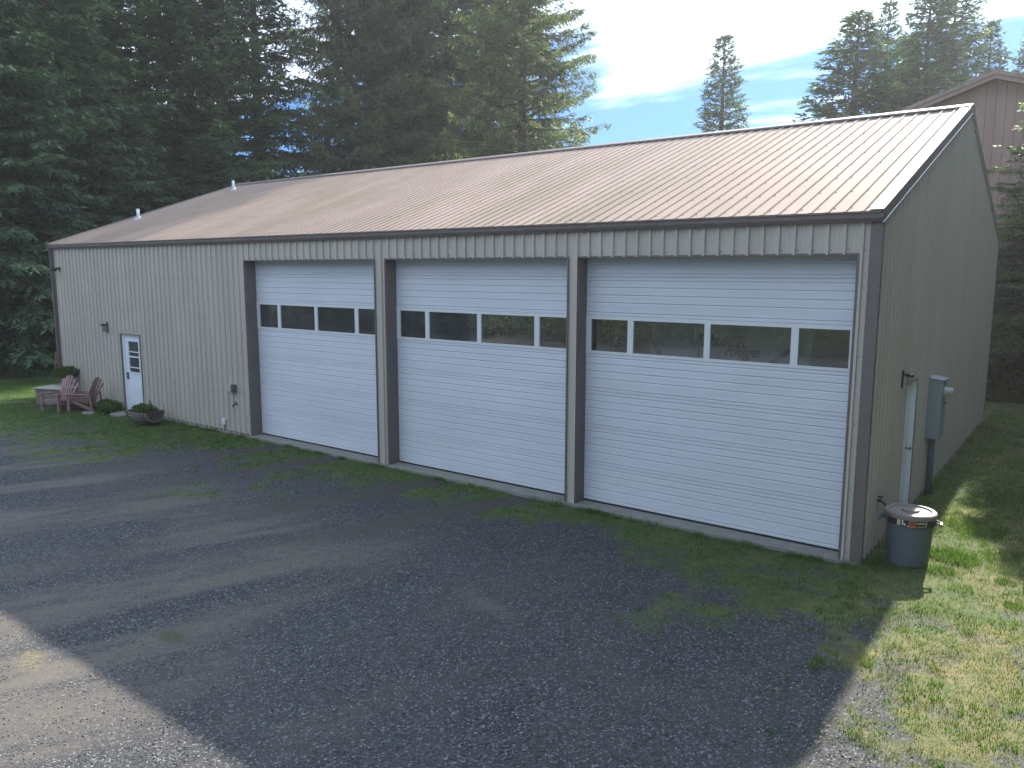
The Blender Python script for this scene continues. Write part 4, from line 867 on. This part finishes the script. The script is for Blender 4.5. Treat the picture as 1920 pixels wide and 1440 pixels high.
def tufts(pts, seed):
    g = np.random.default_rng(seed); X = []; 
    for (x, y, rad, h, n) in pts:
        a = g.uniform(0, 2*PI, n); q = rad*np.sqrt(g.random(n)); X.append(np.stack([x+q*np.cos(a), y+q*np.sin(a), np.full(n, h)*g.uniform(.5, 1.2, n)], 1))
    X = np.concatenate(X); n = len(X); a = g.uniform(0, 2*PI, n); z = height(X[:, 0], X[:, 1]); ln = X[:, 2]*g.uniform(.15, .9, n); w_ = .005
    v = np.empty((n, 3, 3)); v[:, 0] = np.stack([X[:, 0]-np.sin(a)*w_, X[:, 1]+np.cos(a)*w_, z], 1); v[:, 1] = np.stack([X[:, 0]+np.sin(a)*w_, X[:, 1]-np.cos(a)*w_, z], 1)
    v[:, 2] = np.stack([X[:, 0]+np.cos(a)*ln, X[:, 1]+np.sin(a)*ln, z+X[:, 2]], 1)
    me = bpy.data.meshes.new('grass_tufts'); me.vertices.add(3*n); me.vertices.foreach_set('co', v.ravel()); me.loops.add(3*n); me.loops.foreach_set('vertex_index', np.arange(3*n))
    me.polygons.add(n); me.polygons.foreach_set('loop_start', np.arange(0, 3*n, 3)); me.update(calc_edges=True); me.materials.append(M_grass)
    o = bpy.data.objects.new('grass_tufts', me); link(o); tag(o, 'bright green longer tufts of grass by the trash can and slab edge', 'grass', None, 'stuff')
gt = np.random.default_rng(9); P_ = [(1.15, 2.9, .45, .11, 900), (1.05, 1.15, .35, .12, 800), (.95, .45, .2, .10, 300), (1.6, 1.7, .3, .08, 350), (1.3, -.1, .15, .08, 150), (1.9, -.3, .12, .08, 120), (1.75, .5, .12, .08, 120), (-5.05, -.22, .1, .17, 60), (-4.5, -.2, .12, .1, 70), (-3.9, -.2, .18, .12, 90), (-.55, -.2, .14, .14, 80), (-.1, -.18, .12, .14, 90), (-2.4, -.2, .2, .08, 80), (-1.6, -.2, .12, .12, 60), (.2, .1, .2, .08, 160), (.35, .2, .3, .1, 260), (2.3, 4.3, .8, .1, 1100), (1.4, 5.0, .7, .1, 900)]
for i in range(60): P_.append((gt.uniform(.3, 4), gt.uniform(-5, 4), .07, .07, 40))
for i in range(40): P_.append((gt.uniform(-24, -14.4), gt.uniform(-.22, -.08), .12, .12, 70))
for i in range(55): P_.append((gt.uniform(-14, -.5), gt.uniform(-.22, -.11), gt.uniform(.05, .14), gt.uniform(.05, .11), 45))
for i in range(6): P_.append((gt.uniform(-2, 1), gt.uniform(-5, -1), .05, gt.uniform(.04, .07), 22))
for i in range(16): P_.append((.05+gt.uniform(0, .12), gt.uniform(.2, 13), .10, .12, 60))
tufts(P_, 61)
def gravel(n, seed):
    g = np.random.default_rng(seed); dst = g.uniform(3.5, 15, n)**1.0; ang = g.uniform(-.72, .72, n); ca = YAW+ang*-1
    x = CAM.x-np.sin(YAW-ang)*dst; y = CAM.y+np.cos(YAW-ang)*dst
    mk = masks(x, y); dens = fbm(x, y, .9)
    keep = (y < -.35) & (g.random(n) < (1-.85*mk['dust'])*(1-.55*mk['grass'])*(1-.9*mk['dirt'])*(.12+1.*sm(.38, .62, dens*.6+.4*fbm(x, y, 3))))
    x, y = x[keep], y[keep]; n = len(x); s = .004+.0085*g.random(n)**2.6; z = height(x, y)+.004
    o8 = np.array([(1, 0, 0), (0, 1, 0), (-1, 0, 0), (0, -1, 0), (0, 0, .75), (0, 0, -.5)]); tri = np.array([(0, 1, 4), (1, 2, 4), (2, 3, 4), (3, 0, 4), (1, 0, 5), (2, 1, 5), (3, 2, 5), (0, 3, 5)])
    a = g.uniform(0, 2*PI, n); ca, sa = np.cos(a), np.sin(a); v = o8[None]*s[:, None, None]*g.uniform(.6, 1.35, (n, 6, 1)); v[..., 0] *= g.uniform(.8, 1.5, n)[:, None]
    X = v[..., 0]*ca[:, None]-v[..., 1]*sa[:, None]+x[:, None]; Y = v[..., 0]*sa[:, None]+v[..., 1]*ca[:, None]+y[:, None]; Z = v[..., 2]+z[:, None]
    co = np.stack([X, Y, Z], -1).reshape(-1, 3); f = (tri[None]+6*np.arange(n)[:, None, None]).reshape(-1, 3)
    me = bpy.data.meshes.new('gravel'); me.vertices.add(len(co)); me.vertices.foreach_set('co', co.ravel()); me.loops.add(f.size); me.loops.foreach_set('vertex_index', f.ravel())
    me.polygons.add(len(f)); me.polygons.foreach_set('loop_start', np.arange(0, f.size, 3)); me.update(calc_edges=True)
    m = bpy.data.materials.new('loose_stone'); m.use_nodes = True; N = m.node_tree.nodes; L = m.node_tree.links; geo = N.new('ShaderNodeNewGeometry'); cr = N.new('ShaderNodeValToRGB')
    e = cr.color_ramp.elements; e[0].color = (.07, .071, .075, 1); e[1].color = (.42, .42, .41, 1); e[1].position = 1; q = e.new(.6); q.color = (.13, .13, .135, 1); q = e.new(.9); q.color = (.22, .20, .18, 1)
    L.new(geo.outputs['Random Per Island'], cr.inputs[0]); b = N['Principled BSDF']; L.new(cr.outputs[0], b.inputs['Base Color']); b.inputs['Roughness'].default_value = .8
    me.materials.append(m); o = bpy.data.objects.new('gravel', me); link(o); tag(o, 'loose grey gravel scattered over the yard', 'gravel', None, 'stuff')
gravel(86000, 71)
